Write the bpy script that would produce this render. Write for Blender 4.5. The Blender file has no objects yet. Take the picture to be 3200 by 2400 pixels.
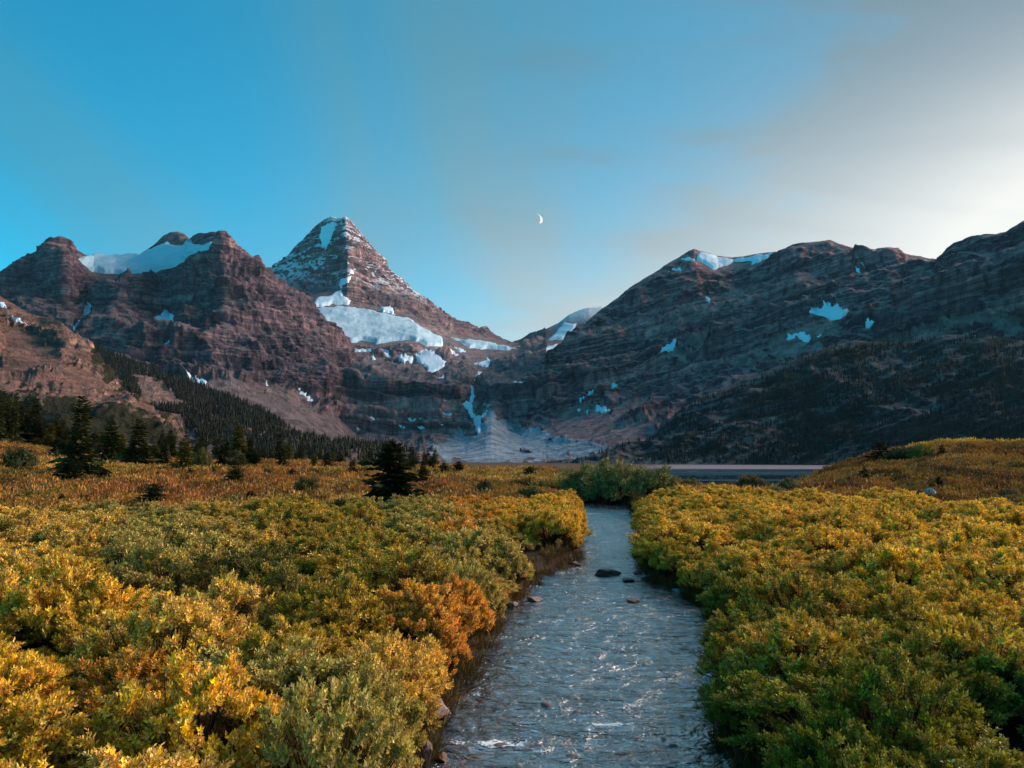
import bpy, math, random
import numpy as np

# ------------------------------------------------------------------ camera, sky, sun, exposure
SC = bpy.context.scene
COL = SC.collection
F, CX, CY, HORIZON, CAMZ = 2417.0, 1600.0, 1200.0, 1438.0, 3.0
PITCH = math.atan((HORIZON - CY) / F)
cam = bpy.data.cameras.new('camera')
cam_o = bpy.data.objects.new('camera', cam)
COL.objects.link(cam_o)
cam.sensor_width = 36.0
cam.lens = F / 3200.0 * 36.0
cam.clip_start, cam.clip_end = 0.1, 120000.0
cam_o.location = (0, 0, CAMZ)
cam_o.rotation_euler = (math.radians(90) + PITCH, 0, 0)
SC.camera = cam_o

SUN_AZ, SUN_EL = math.radians(62), math.radians(21)
SUN = np.array([math.sin(SUN_AZ) * math.cos(SUN_EL), math.cos(SUN_AZ) * math.cos(SUN_EL), math.sin(SUN_EL)])
world = bpy.data.worlds.new('World')
SC.world = world
world.use_nodes = True


def build_world():
    nt = world.node_tree
    N, L = nt.nodes, nt.links
    bg = N['Background']

    def math_(op, a, b=None, clamp=False):
        n = N.new('ShaderNodeMath'); n.operation = op; n.use_clamp = clamp
        for i, v in enumerate((a, b)):
            if v is None: continue
            if isinstance(v, (int, float)): n.inputs[i].default_value = v
            else: L.new(v, n.inputs[i])
        return n.outputs[0]

    def mix(f, a, b, mode='MIX'):
        n = N.new('ShaderNodeMix'); n.data_type = 'RGBA'; n.blend_type = mode
        for s, v in ((n.inputs[0], f), (n.inputs[6], a), (n.inputs[7], b)):
            if isinstance(v, (int, float)): s.default_value = v
            elif isinstance(v, tuple): s.default_value = v + (1,)
            else: L.new(v, s)
        return n.outputs[2]

    sky = N.new('ShaderNodeTexSky'); sky.sky_type = 'NISHITA'; sky.sun_disc = False
    sky.sun_elevation, sky.sun_rotation = SUN_EL, SUN_AZ
    sky.altitude = 2200; sky.air_density = 1.0; sky.dust_density = 0.4; sky.ozone_density = 2.5
    tc = N.new('ShaderNodeTexCoord')
    sep = N.new('ShaderNodeSeparateXYZ'); L.new(tc.outputs['Generated'], sep.inputs[0])
    dot = N.new('ShaderNodeVectorMath'); dot.operation = 'DOT_PRODUCT'
    L.new(tc.outputs['Generated'], dot.inputs[0]); dot.inputs[1].default_value = tuple(SUN)
    d = dot.outputs['Value']
    # thin high cloud veil: denser towards the sun and the horizon, streaked along one direction
    zc = math_('MAXIMUM', sep.outputs[2], 0.02)
    pl = N.new('ShaderNodeCombineXYZ')
    L.new(math_('DIVIDE', sep.outputs[0], math_('ADD', zc, 0.25)), pl.inputs[0])
    L.new(math_('DIVIDE', sep.outputs[1], math_('ADD', zc, 0.25)), pl.inputs[1])

    def streaks(rot, scale, sx, sy, lo, hi, detail=6, dist=0.6, off=0.0):
        mp = N.new('ShaderNodeMapping'); L.new(pl.outputs[0], mp.inputs[0])
        mp.inputs['Rotation'].default_value = (0, 0, math.radians(rot)); mp.inputs['Scale'].default_value = (sx, sy, 1)
        mp.inputs['Location'].default_value = (off, off * .7, 0)
        n = N.new('ShaderNodeTexNoise'); L.new(mp.outputs[0], n.inputs['Vector'])
        n.inputs['Scale'].default_value = scale; n.inputs['Detail'].default_value = detail
        n.inputs['Roughness'].default_value = 0.52; n.inputs['Distortion'].default_value = dist
        r = N.new('ShaderNodeMapRange'); r.interpolation_type = 'SMOOTHSTEP'
        L.new(n.outputs[0], r.inputs[0]); r.inputs[1].default_value = lo; r.inputs[2].default_value = hi
        return r.outputs[0]
    s1 = streaks(SKY_ROT, 0.9, 1.6, 0.42, 0.42, 0.68, detail=4, dist=0.5, off=SKY_OFF)
    s2 = streaks(20, 2.2, 0.6, 1.6, 0.42, 0.75, detail=8, off=3.1)
    near = math_('MULTIPLY', math_('SUBTRACT', d, SKY_D0), 1.0 / (1.0 - SKY_D0), True)      # 0 far from the sun, 1 at it
    near2 = math_('POWER', near, SKY_P)
    glow = math_('MULTIPLY', math_('POWER', math_('MAXIMUM', d, 0.0), 9.0), 2.2)
    hi = N.new('ShaderNodeMapRange'); hi.interpolation_type = 'SMOOTHSTEP'; L.new(sep.outputs[2], hi.inputs[0])
    hi.inputs[1].default_value = 0.20; hi.inputs[2].default_value = 0.47; hi.inputs[3].default_value = 1.0; hi.inputs[4].default_value = 0.05
    glow = math_('MULTIPLY', glow, hi.outputs[0])
    low = math_('POWER', math_('SUBTRACT', 1.0, math_('MAXIMUM', sep.outputs[2], 0.0)), 5.0, True)
    veil = math_('ADD', math_('MULTIPLY', near2, 0.95), math_('MULTIPLY', s1, 0.5))
    veil = math_('ADD', veil, math_('MULTIPLY', math_('MULTIPLY', low, near), 2.6))
    veil = math_('ADD', veil, math_('MULTIPLY', math_('MULTIPLY', s2, near2), 0.6), True)
    base = mix(1.0, sky.outputs[0], SKY_TINT, 'MULTIPLY')
    cloud = mix(math_('ADD', glow, math_('MULTIPLY', low, math_('MULTIPLY', near, 2.3)), True), mix(near2, VEIL_DIM, VEIL_MID), VEIL_LIT)
    cloud = mix(math_('MULTIPLY', s2, 0.3), cloud, mix(1.0, cloud, (0.72, 0.72, 0.76), 'MULTIPLY'))
    col = mix(math_('MULTIPLY', veil, 0.93), base, cloud)
    L.new(col, bg.inputs[0])
    bg.inputs[1].default_value = 0.056


SKY_TINT = (0.10, 1.40, 1.36)
VEIL_DIM, VEIL_MID = (0.32, 1.85, 2.45), (1.18, 1.42, 1.68)
VEIL_LIT = (6.3, 6.0, 5.45)
SKY_ROT, SKY_OFF, SKY_D0, SKY_P = 60, 3.7, -0.08, 2.1
build_world()
sun = bpy.data.lights.new('sun', 'SUN')
sun.energy, sun.angle, sun.color = 2.8, math.radians(40), (1.0, 0.80, 0.70)
sun_o = bpy.data.objects.new('sun', sun)
COL.objects.link(sun_o)
from mathutils import Vector
sun_o.rotation_euler = Vector(tuple(SUN)).to_track_quat('Z', 'Y').to_euler()
vs = SC.view_settings
vs.view_transform, vs.look, vs.exposure, vs.gamma = 'Standard', 'None', 1.58, 1.0
vs.use_curve_mapping = False
SC.cycles.max_bounces = 6
SC.cycles.diffuse_bounces = 2
SC.cycles.glossy_bounces = 2
SC.cycles.transparent_max_bounces = 6
SC.cycles.caustics_reflective = SC.cycles.caustics_refractive = False

# ------------------------------------------------------------------ helpers
rng = np.random.default_rng(7)
_perm = np.random.default_rng(3).permutation(256)
_perm = np.concatenate([_perm, _perm, _perm[:2]])
_grad = np.random.default_rng(4).normal(size=(256, 3)); _grad /= np.linalg.norm(_grad, axis=1)[:, None]
_grad = _grad.astype(np.float32)


def perlin(x, y, z=0.0):
    """gradient noise on arrays, about -0.7..0.7"""
    x, y, z = np.broadcast_arrays(np.asarray(x, np.float32), np.asarray(y, np.float32), np.asarray(z, np.float32))
    xi, yi, zi = np.floor(x), np.floor(y), np.floor(z)
    xf, yf, zf = x - xi, y - yi, z - zi
    xi = xi.astype(np.int64) & 255; yi = yi.astype(np.int64) & 255; zi = zi.astype(np.int64) & 255
    u, v, w = (t * t * t * (t * (t * 6 - 15) + 10) for t in (xf, yf, zf))
    out = 0
    for dx in (0, 1):
        pa = _perm[xi + dx]; wx = u if dx else 1 - u
        for dy in (0, 1):
            pb = _perm[(pa + yi + dy) & 255]; wy = v if dy else 1 - v
            for dz in (0, 1):
                g = _grad[_perm[(pb + zi + dz) & 255]]; wz = w if dz else 1 - w
                out = out + wx * wy * wz * (g[..., 0] * (xf - dx) + g[..., 1] * (yf - dy) + g[..., 2] * (zf - dz))
    return out * 1.5


def fbm(x, y, z=0.0, octaves=4, gain=0.5):
    s, a = 0, 1.0
    for i in range(octaves):
        s = s + a * perlin(x * 2 ** i + 17.3 * i, y * 2 ** i - 9.1 * i, z * 2 ** i + 4.7 * i); a *= gain
    return s


def smooth(a, b, x):
    t = np.clip((x - a) / (b - a), 0, 1)
    return t * t * (3 - 2 * t)


def unproj(px, py, D):
    """photograph pixel (3200 x 2400) at forward distance D metres -> world point"""
    u = (np.asarray(px, float) - CX) / F
    v = (CY - np.asarray(py, float)) / F
    c, s = math.cos(PITCH), math.sin(PITCH)
    Y, Z = c - v * s, v * c + s
    D = np.asarray(D, float)
    return np.stack(np.broadcast_arrays(u / Y * D, D, CAMZ + Z / Y * D), -1)


def proj(P):
    P = np.asarray(P, float)
    c, s = math.cos(PITCH), math.sin(PITCH)
    y, z = P[..., 1], P[..., 2] - CAMZ
    f, up = y * c + z * s, z * c - y * s
    f = np.where(np.abs(f) < 1e-6, 1e-6, f)
    return CX + F * P[..., 0] / f, CY - F * up / f


def inpoly(px, py, poly):
    poly = np.asarray(poly, float); inside = np.zeros(np.shape(px), bool)
    x1, y1 = poly[-1]
    for x2, y2 in poly:
        if y1 != y2:
            c = ((y1 > py) != (y2 > py)) & (px < (x2 - x1) * (py - y1) / (y2 - y1) + x1)
            inside ^= c
        x1, y1 = x2, y2
    return inside


def polydist(px, py, poly):
    """signed distance in pixels, positive inside"""
    poly = np.asarray(poly, float); d = np.full(np.shape(px), 1e9)
    a = poly[-1]
    for b in poly:
        ab = b - a; t = np.clip(((px - a[0]) * ab[0] + (py - a[1]) * ab[1]) / (ab @ ab + 1e-9), 0, 1)
        d = np.minimum(d, np.hypot(px - a[0] - t * ab[0], py - a[1] - t * ab[1]))
        a = b
    return np.where(inpoly(px, py, poly), d, -d)


_ZOOM = {1: (0, 600, 2.074), 2: (800, 600, 2.074), 3: (1600, 700, 2.074), 4: (2400, 600, 2.5925), 5: (0, 1150, 2.765),
         6: (700, 1250, 2.765), 7: (1500, 1300, 2.765), 8: (2300, 1200, 2.4578), 11: (1200, 1600, 2.011)}


def zc(r, *pts):
    x0, y0, s = _ZOOM[r]
    return [(x0 + x / s, y0 + y / s) for x, y in pts]


def link(name, me, parent=None):
    o = bpy.data.objects.new(name, me); COL.objects.link(o)
    if parent is not None: o.parent = parent
    return o


def mesh(name, V, faces, mat, smooth_=True, attrs=None):
    """V (n,3); faces (m,3) or (m,4) int array"""
    me = bpy.data.meshes.new(name)
    V = np.ascontiguousarray(V, np.float32); faces = np.ascontiguousarray(faces, np.int32)
    k = faces.shape[1]
    me.vertices.add(len(V)); me.vertices.foreach_set('co', V.ravel())
    me.loops.add(faces.size); me.loops.foreach_set('vertex_index', faces.ravel())
    me.polygons.add(len(faces)); me.polygons.foreach_set('loop_start', np.arange(0, faces.size, k, dtype=np.int32))
    if smooth_: me.polygons.foreach_set('use_smooth', np.ones(len(faces), bool))
    else: me.polygons.foreach_set('use_smooth', np.zeros(len(faces), bool))
    for nm, a in (attrs or {}).items():
        a = np.asarray(a, np.float32)
        if a.ndim == 1:
            at = me.attributes.new(nm, 'FLOAT', 'POINT'); at.data.foreach_set('value', a)
        else:
            at = me.attributes.new(nm, 'FLOAT_COLOR', 'POINT')
            at.data.foreach_set('color', np.concatenate([a, np.ones((len(a), 1), np.float32)], 1).ravel())
    if mat: me.materials.append(mat)
    me.update(); me.validate()
    return me


def gridfaces(nr, nc):
    i = np.arange((nr - 1) * nc).reshape(nr - 1, nc)[:, :-1].ravel()
    return np.stack([i, i + 1, i + nc + 1, i + nc], 1)


def thing(o, label, cat, group=None):
    o['label'] = label; o['category'] = cat
    if group: o['group'] = group
    return o


def structure(o):
    o['kind'] = 'structure'; return o


def stuff(o, label=None):
    o['kind'] = 'stuff'
    if label: o['label'] = label
    return o


# ------------------------------------------------------------------ materials
class NT:
    def __init__(s, name):
        s.m = bpy.data.materials.new(name); s.m.use_nodes = True
        s.N, s.L = s.m.node_tree.nodes, s.m.node_tree.links
        s.N.remove(s.N['Principled BSDF']); s.out = s.N['Material Output']

    def set(s, sock, v):
        if isinstance(v, (int, float)): sock.default_value = v
        elif isinstance(v, tuple): sock.default_value = v + (1,) if len(sock.default_value) == 4 and len(v) == 3 else v
        else: s.L.new(v, sock)

    def node(s, t, **kw):
        n = s.N.new(t)
        for k, v in kw.items(): setattr(n, k, v)
        return n

    def math(s, op, a, b=0.0, clamp=False):
        n = s.node('ShaderNodeMath', operation=op, use_clamp=clamp); s.set(n.inputs[0], a); s.set(n.inputs[1], b); return n.outputs[0]

    def mix(s, f, a, b, mode='MIX'):
        n = s.node('ShaderNodeMix', data_type='RGBA', blend_type=mode); s.set(n.inputs[0], f); s.set(n.inputs[6], a); s.set(n.inputs[7], b); return n.outputs[2]

    def noise(s, vec, scale, detail=4, rough=0.55, dist=0.0, scl=None):
        if scl:
            mp = s.node('ShaderNodeMapping'); s.L.new(vec, mp.inputs[0]); mp.inputs['Scale'].default_value = scl; vec = mp.outputs[0]
        n = s.node('ShaderNodeTexNoise'); s.L.new(vec, n.inputs['Vector']); n.inputs['Scale'].default_value = scale
        n.inputs['Detail'].default_value = detail; n.inputs['Roughness'].default_value = rough; n.inputs['Distortion'].default_value = dist
        return n.outputs[0]

    def ramp(s, f, lo, hi, a=0.0, b=1.0):
        n = s.node('ShaderNodeMapRange', interpolation_type='SMOOTHSTEP'); s.set(n.inputs[0], f)
        n.inputs[1].default_value, n.inputs[2].default_value, n.inputs[3].default_value, n.inputs[4].default_value = lo, hi, a, b
        return n.outputs[0]

    def colors(s, f, stops):
        n = s.node('ShaderNodeValToRGB'); s.set(n.inputs[0], f); e = n.color_ramp.elements
        while len(e) < len(stops): e.new(0.5)
        for k, (p, c) in zip(e, stops): k.position = p; k.color = c + (1,)
        return n.outputs[0]

    def attr(s, name, typ='GEOMETRY'):
        return s.node('ShaderNodeAttribute', attribute_type=typ, attribute_name=name)

    def bump(s, h, strength, dist):
        n = s.node('ShaderNodeBump'); n.inputs['Strength'].default_value = strength; n.inputs['Distance'].default_value = dist
        s.L.new(h, n.inputs['Height']); return n.outputs[0]

    def bsdf(s, color, rough=0.8, spec=0.3, normal=None, **kw):
        n = s.node('ShaderNodeBsdfPrincipled'); s.set(n.inputs['Base Color'], color); s.set(n.inputs['Roughness'], rough)
        n.inputs['Specular IOR Level'].default_value = spec
        if normal is not None: s.L.new(normal, n.inputs['Normal'])
        for k, v in kw.items(): s.set(n.inputs[k], v)
        return n.outputs[0]

    def done(s, sh):
        s.L.new(sh, s.out.inputs[0]); return s.m


def m_rock(name, palette, scree_c, dip=0.0, unit=1.0, green=0.0, dust=0.0, veg_c=(0.035, 0.04, 0.015), var=1.0):
    t = NT(name)
    geo = t.node('ShaderNodeNewGeometry')
    pos = geo.outputs['Position']
    sp = t.node('ShaderNodeSeparateXYZ'); t.L.new(pos, sp.inputs[0])
    nn = t.node('ShaderNodeSeparateXYZ'); t.L.new(geo.outputs['Normal'], nn.inputs[0])
    zone = t.attr('zone'); zs = t.node('ShaderNodeSeparateColor'); t.L.new(zone.outputs['Color'], zs.inputs[0])
    # bedding coordinate: height less dip, bent by slow noise
    w1 = t.noise(pos, 0.004 / unit, 4)
    s = t.math('ADD', t.math('SUBTRACT', sp.outputs[2], t.math('MULTIPLY', sp.outputs[0], dip)), t.math('MULTIPLY', w1, 90 * unit))
    cv = t.node('ShaderNodeCombineXYZ'); t.L.new(t.math('MULTIPLY', s, 1.0), cv.inputs[2])
    t.L.new(t.math('MULTIPLY', sp.outputs[0], 0.03), cv.inputs[0]); t.L.new(t.math('MULTIPLY', sp.outputs[1], 0.03), cv.inputs[1])
    bands = t.noise(cv.outputs[0], 0.022 / unit, 5, 0.68)
    rock = t.colors(t.ramp(bands, 0.33, 0.67), palette)
    fine = t.noise(cv.outputs[0], 0.085 / unit, 4, 0.6)
    rock = t.mix(0.7, rock, t.colors(t.ramp(fine, 0.38, 0.62), [(0.0, (0.42, 0.43, 0.47)), (0.45, (0.9, 0.9, 0.92)), (1.0, (1.55, 1.45, 1.38))]), 'MULTIPLY')
    blot = t.noise(pos, 0.012 / unit, 6, 0.62)
    rock = t.mix(1.0, rock, t.colors(blot, [(0.30, (0.34, 0.36, 0.40)), (0.5, (0.95, 0.95, 0.95)), (0.70, (1.75, 1.58, 1.5))]), 'MULTIPLY')  # blotches put into the colour to carry relief where shading is weak
    streak = t.noise(pos, 0.05 / unit, 5, 0.7, scl=(1, 1, 0.16))
    rock = t.mix(1.0, rock, t.colors(streak, [(0.36, (0.26, 0.28, 0.32)), (0.5, (1.0, 1.0, 1.0)), (0.66, (1.65, 1.55, 1.5))]), 'MULTIPLY')  # dark upright cracks painted into the colour, like shaded gullies
    sc_n = t.noise(pos, 0.03 / unit, 6, 0.6)
    scree = t.mix(t.ramp(sc_n, 0.34, 0.66), tuple(c * 0.52 for c in scree_c), tuple(min(1, c * 1.35) for c in scree_c))
    slope = t.math('ADD', nn.outputs[2], t.math('MULTIPLY', t.math('SUBTRACT', sc_n, 0.5), 0.35))
    ledge = t.ramp(slope, 0.62, 0.86)
    col = t.mix(t.math('MULTIPLY', ledge, 0.75), rock, scree)
    zr = t.ramp(t.math('ADD', zs.outputs[0], t.math('MULTIPLY', t.math('SUBTRACT', sc_n, 0.5), 0.7)), 0.35, 0.62)
    col = t.mix(t.math('MULTIPLY', zr, 0.82), col, scree)
    pale = t.mix(t.ramp(t.math('ADD', t.math('MULTIPLY', sc_n, 0.6), t.math('MULTIPLY', blot, 0.4)), 0.36, 0.64), (0.17, 0.21, 0.25), (0.46, 0.52, 0.58))
    zg = t.ramp(t.math('ADD', zs.outputs[1], t.math('MULTIPLY', t.math('SUBTRACT', sc_n, 0.5), 0.8)), 0.35, 0.65)
    col = t.mix(zg, col, pale)
    cw = t.node('ShaderNodeCombineXYZ'); t.L.new(s, cw.inputs[2]); t.L.new(t.math('MULTIPLY', sp.outputs[0], 0.3), cw.inputs[0]); t.L.new(t.math('MULTIPLY', sp.outputs[1], 0.3), cw.inputs[1])
    vn = t.noise(cw.outputs[0], 0.016 / unit, 7, 0.68)
    zb = t.ramp(t.math('ADD', t.math('ADD', zs.outputs[2], green), t.math('MULTIPLY', t.math('SUBTRACT', vn, 0.5), 1.6)), 0.42, 0.6)
    col = t.mix(zb, col, t.mix(t.noise(pos, 0.05 / unit, 4), tuple(c * 0.6 for c in veg_c), tuple(c * 1.6 for c in veg_c)))
    if dust:
        fn = t.noise(pos, 0.045, 6, 0.7, scl=(1, 1, 0.8))
        dz = t.ramp(t.math('ADD', nn.outputs[2], t.math('MULTIPLY', t.math('SUBTRACT', fn, 0.5), 1.5)), 0.62, 0.76)
        hi = t.ramp(sp.outputs[2], 850, 1050)
        col = t.mix(t.math('MULTIPLY', t.math('MULTIPLY', dz, hi), dust), col, (0.72, 0.76, 0.82))
    b = t.noise(pos, 0.09 / unit, 8, 0.68)
    nrm = t.bump(b, 1.0, 14.0 * unit)
    return t.done(t.bsdf(col, 0.92, 0.15, nrm))


PUR = [(0.0, (0.024, 0.020, 0.030)), (0.3, (0.106, 0.072, 0.085)), (0.5, (0.049, 0.041, 0.056)), (0.7, (0.144, 0.090, 0.100)), (1.0, (0.195, 0.126, 0.132))]
PINK = [(0.0, (0.040, 0.036, 0.048)), (0.3, (0.150, 0.098, 0.104)), (0.5, (0.090, 0.070, 0.084)), (0.7, (0.190, 0.118, 0.118)), (1.0, (0.26, 0.17, 0.168))]
DARK = [(0.0, (0.026, 0.020, 0.028)), (0.3, (0.215, 0.082, 0.092)), (0.5, (0.068, 0.044, 0.056)), (0.75, (0.29, 0.104, 0.114)), (1.0, (0.37, 0.155, 0.150))]
M_LEFT = m_rock('left_rock', PUR, (0.175, 0.125, 0.12))
M_CENT = m_rock('peak_rock', PINK, (0.175, 0.14, 0.145), dust=0.8)
M_RIGHT = m_rock('right_rock', DARK, (0.36, 0.20, 0.19), dip=0.28)
M_HILL = m_rock('hill_rock', [(0.0, (0.08, 0.05, 0.035)), (0.4, (0.22, 0.14, 0.105)), (0.6, (0.16, 0.11, 0.09)), (1.0, (0.30, 0.18, 0.13))],
                (0.17, 0.092, 0.070), dip=-0.25, unit=0.35, veg_c=(0.020, 0.019, 0.008))
M_SLOPE = m_rock('slope_rock', PUR, (0.25, 0.15, 0.12), unit=0.4, green=0.08, veg_c=(0.036, 0.032, 0.012))
M_SPUR = m_rock('spur_rock', [(p, (c[0] * 0.42, c[1] * 0.55, c[2] * 0.55)) for p, c in DARK], (0.13, 0.125, 0.12), dip=0.28, unit=0.5, green=0.46, veg_c=(0.014, 0.018, 0.011))


def m_snow(name, c0, c1, scale, bumpd):
    t = NT(name)
    pos = t.node('ShaderNodeNewGeometry').outputs['Position']
    n = t.noise(pos, scale, 6, 0.62, 0.8, scl=(0.6, 1, 1.8))
    f = t.noise(pos, scale * 6, 5, 0.6)
    col = t.mix(n, c0, c1)
    return t.done(t.bsdf(t.mix(t.math('MULTIPLY', t.ramp(f, 0.5, 0.75), 0.35), col, (0.30, 0.36, 0.40)), 0.6, 0.3, t.bump(f, 0.6, bumpd)))


M_SNOW = m_snow('shade_blue_snow', (0.44, 0.62, 0.74), (0.66, 0.76, 0.83), 0.02, 3.0)  # blue of snow in shade is put into its colour
M_ICE = m_snow('glacier_ice', (0.20, 0.40, 0.50), (0.48, 0.60, 0.67), 0.008, 5.0)  # ice blue, darkened further with shade put into the colour


def m_leaf(name, trans=0.28, var=0.5, spec=0.25, v0=0.36, v1=1.6):
    t = NT(name)
    tint = t.attr('tint', 'INSTANCER').outputs['Color']
    lf = t.attr('leaf'); ls = t.node('ShaderNodeSeparateColor'); t.L.new(lf.outputs['Color'], ls.inputs[0])
    oi = t.node('ShaderNodeObjectInfo').outputs['Random']
    hsv = t.node('ShaderNodeHueSaturation'); t.L.new(tint, hsv.inputs['Color'])
    t.set(hsv.inputs['Hue'], t.math('ADD', 0.5, t.math('MULTIPLY', t.math('SUBTRACT', ls.outputs[0], 0.5), 0.075 * var * 2)))
    t.set(hsv.inputs['Saturation'], t.math('ADD', 0.82, t.math('MULTIPLY', ls.outputs[2], 0.25)))
    t.set(hsv.inputs['Value'], t.math('ADD', v0, t.math('MULTIPLY', t.math('POWER', ls.outputs[1], 1.7), v1)))
    col = hsv.outputs[0]
    a = t.bsdf(col, 0.55, spec)
    tr = t.node('ShaderNodeBsdfTranslucent'); t.L.new(col, tr.inputs[0])
    mx = t.node('ShaderNodeMixShader'); mx.inputs[0].default_value = trans
    t.L.new(a, mx.inputs[1]); t.L.new(tr.outputs[0], mx.inputs[2])
    return t.done(mx.outputs[0])


M_LEAF = m_leaf('leaf', 0.18)
M_HEATH = m_leaf('heath', 0.2, 0.25, 0.15, 0.75, 0.5)
M_NEEDLE = m_leaf('needle', 0.08, 0.35, 0.08, 0.45, 1.2)


def m_bark(name, c):
    t = NT(name); pos = t.node('ShaderNodeTexCoord').outputs['Object']
    n = t.noise(pos, 30, 4); return t.done(t.bsdf(t.mix(n, tuple(x * 0.6 for x in c), tuple(x * 1.4 for x in c)), 0.9, 0.1, t.bump(n, 0.5, 0.01)))


M_STEM = m_bark('stem_bark', (0.055, 0.035, 0.025))
M_TRUNK = m_bark('trunk_bark', (0.07, 0.055, 0.045))


def m_stone(name, c, wet=0.75):
    t = NT(name); pos = t.node('ShaderNodeTexCoord').outputs['Object']
    n = t.noise(pos, 4, 8, 0.65); f = t.noise(pos, 22, 5, 0.6)
    col = t.mix(t.ramp(n, 0.3, 0.7), tuple(x * 0.5 for x in c), tuple(min(1, x * 1.5) for x in c))
    col = t.mix(t.math('MULTIPLY', t.ramp(f, 0.55, 0.7), 0.4), col, (0.4, 0.38, 0.35))
    return t.done(t.bsdf(col, wet, 0.4, t.bump(f, 0.7, 0.02)))


M_STONE = m_stone('red_stone', (0.17, 0.095, 0.08), 0.55)
M_GREY = m_stone('grey_stone', (0.32, 0.30, 0.29), 0.85)
M_WET = m_stone('wet_stone', (0.075, 0.042, 0.032), 0.3)


def m_ground():
    t = NT('meadow_ground'); pos = t.node('ShaderNodeNewGeometry').outputs['Position']
    z = t.attr('zone'); zs = t.node('ShaderNodeSeparateColor'); t.L.new(z.outputs['Color'], zs.inputs[0])
    a = t.noise(pos, 0.18, 6, 0.6); b = t.noise(pos, 1.7, 6, 0.6); c = t.noise(pos, 12, 4)
    mead = t.colors(a, [(0.3, (0.10, 0.065, 0.015)), (0.5, (0.20, 0.10, 0.02)), (0.7, (0.27, 0.13, 0.025))])
    mead = t.mix(t.math('MULTIPLY', t.ramp(b, 0.52, 0.72), 0.8), mead, (0.05, 0.045, 0.012))
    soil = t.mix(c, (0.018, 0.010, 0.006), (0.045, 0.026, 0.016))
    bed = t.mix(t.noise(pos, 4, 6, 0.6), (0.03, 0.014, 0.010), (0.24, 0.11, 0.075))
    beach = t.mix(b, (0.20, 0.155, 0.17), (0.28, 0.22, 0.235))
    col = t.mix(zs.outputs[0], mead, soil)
    col = t.mix(zs.outputs[1], col, bed)
    col = t.mix(zs.outputs[2], col, beach)
    return t.done(t.bsdf(col, 0.95, 0.1, t.bump(b, 0.5, 0.08)))


M_GROUND = m_ground()


def m_stream():
    t = NT('stream_water'); pos = t.node('ShaderNodeNewGeometry').outputs['Position']
    n1 = t.noise(pos, 7.5, 4, 0.62, 0.8, scl=(0.7, 1, 1)); n2 = t.noise(pos, 26, 3, 0.6, 0.4)
    h = t.math('ADD', t.math('ADD', t.math('MULTIPLY', n1, 0.6), t.math('MULTIPLY', n2, 0.2)), t.math('MULTIPLY', t.noise(pos, 2.6, 3, 0.6, 1.2, scl=(0.7, 1, 1)), 1.7))
    nrm = t.bump(h, 1.0, 0.082)
    fr = t.node('ShaderNodeFresnel'); fr.inputs[0].default_value = 1.36; t.L.new(nrm, fr.inputs['Normal'])
    gloss = t.ramp(fr.outputs[0], 0.034, 0.13, 0.03, 1.0)
    gl = t.node('ShaderNodeBsdfGlossy'); gl.inputs['Roughness'].default_value = 0.15; t.set(gl.inputs['Color'], (1.0, 1.0, 1.0)); t.L.new(nrm, gl.inputs['Normal'])
    tr = t.node('ShaderNodeBsdfTransparent'); t.set(tr.inputs[0], (0.62, 0.52, 0.46))
    mx = t.node('ShaderNodeMixShader'); t.L.new(gloss, mx.inputs[0])
    t.L.new(tr.outputs[0], mx.inputs[1]); t.L.new(gl.outputs[0], mx.inputs[2])
    fo = t.attr('foam').outputs['Fac']
    ff = t.ramp(t.math('ADD', fo, t.math('MULTIPLY', t.math('SUBTRACT', t.noise(pos, 16, 6, 0.7), 0.5), 2.1)), 0.72, 0.95)
    foam = t.bsdf((0.78, 0.82, 0.86), 0.6)
    m2 = t.node('ShaderNodeMixShader'); t.L.new(ff, m2.inputs[0]); t.L.new(mx.outputs[0], m2.inputs[1]); t.L.new(foam, m2.inputs[2])
    return t.done(m2.outputs[0])


def m_lake():
    t = NT('lake_water'); pos = t.node('ShaderNodeNewGeometry').outputs['Position']
    n = t.noise(pos, 0.5, 4, 0.6); w = t.noise(pos, 0.010, 3, scl=(0.12, 1, 1))
    return t.done(t.bsdf((0.006, 0.05, 0.075), t.ramp(w, 0.47, 0.56, 0.02, 0.22), 0.5, t.bump(n, 0.06, 0.1)))


M_STREAM, M_LAKE = m_stream(), m_lake()
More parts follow.
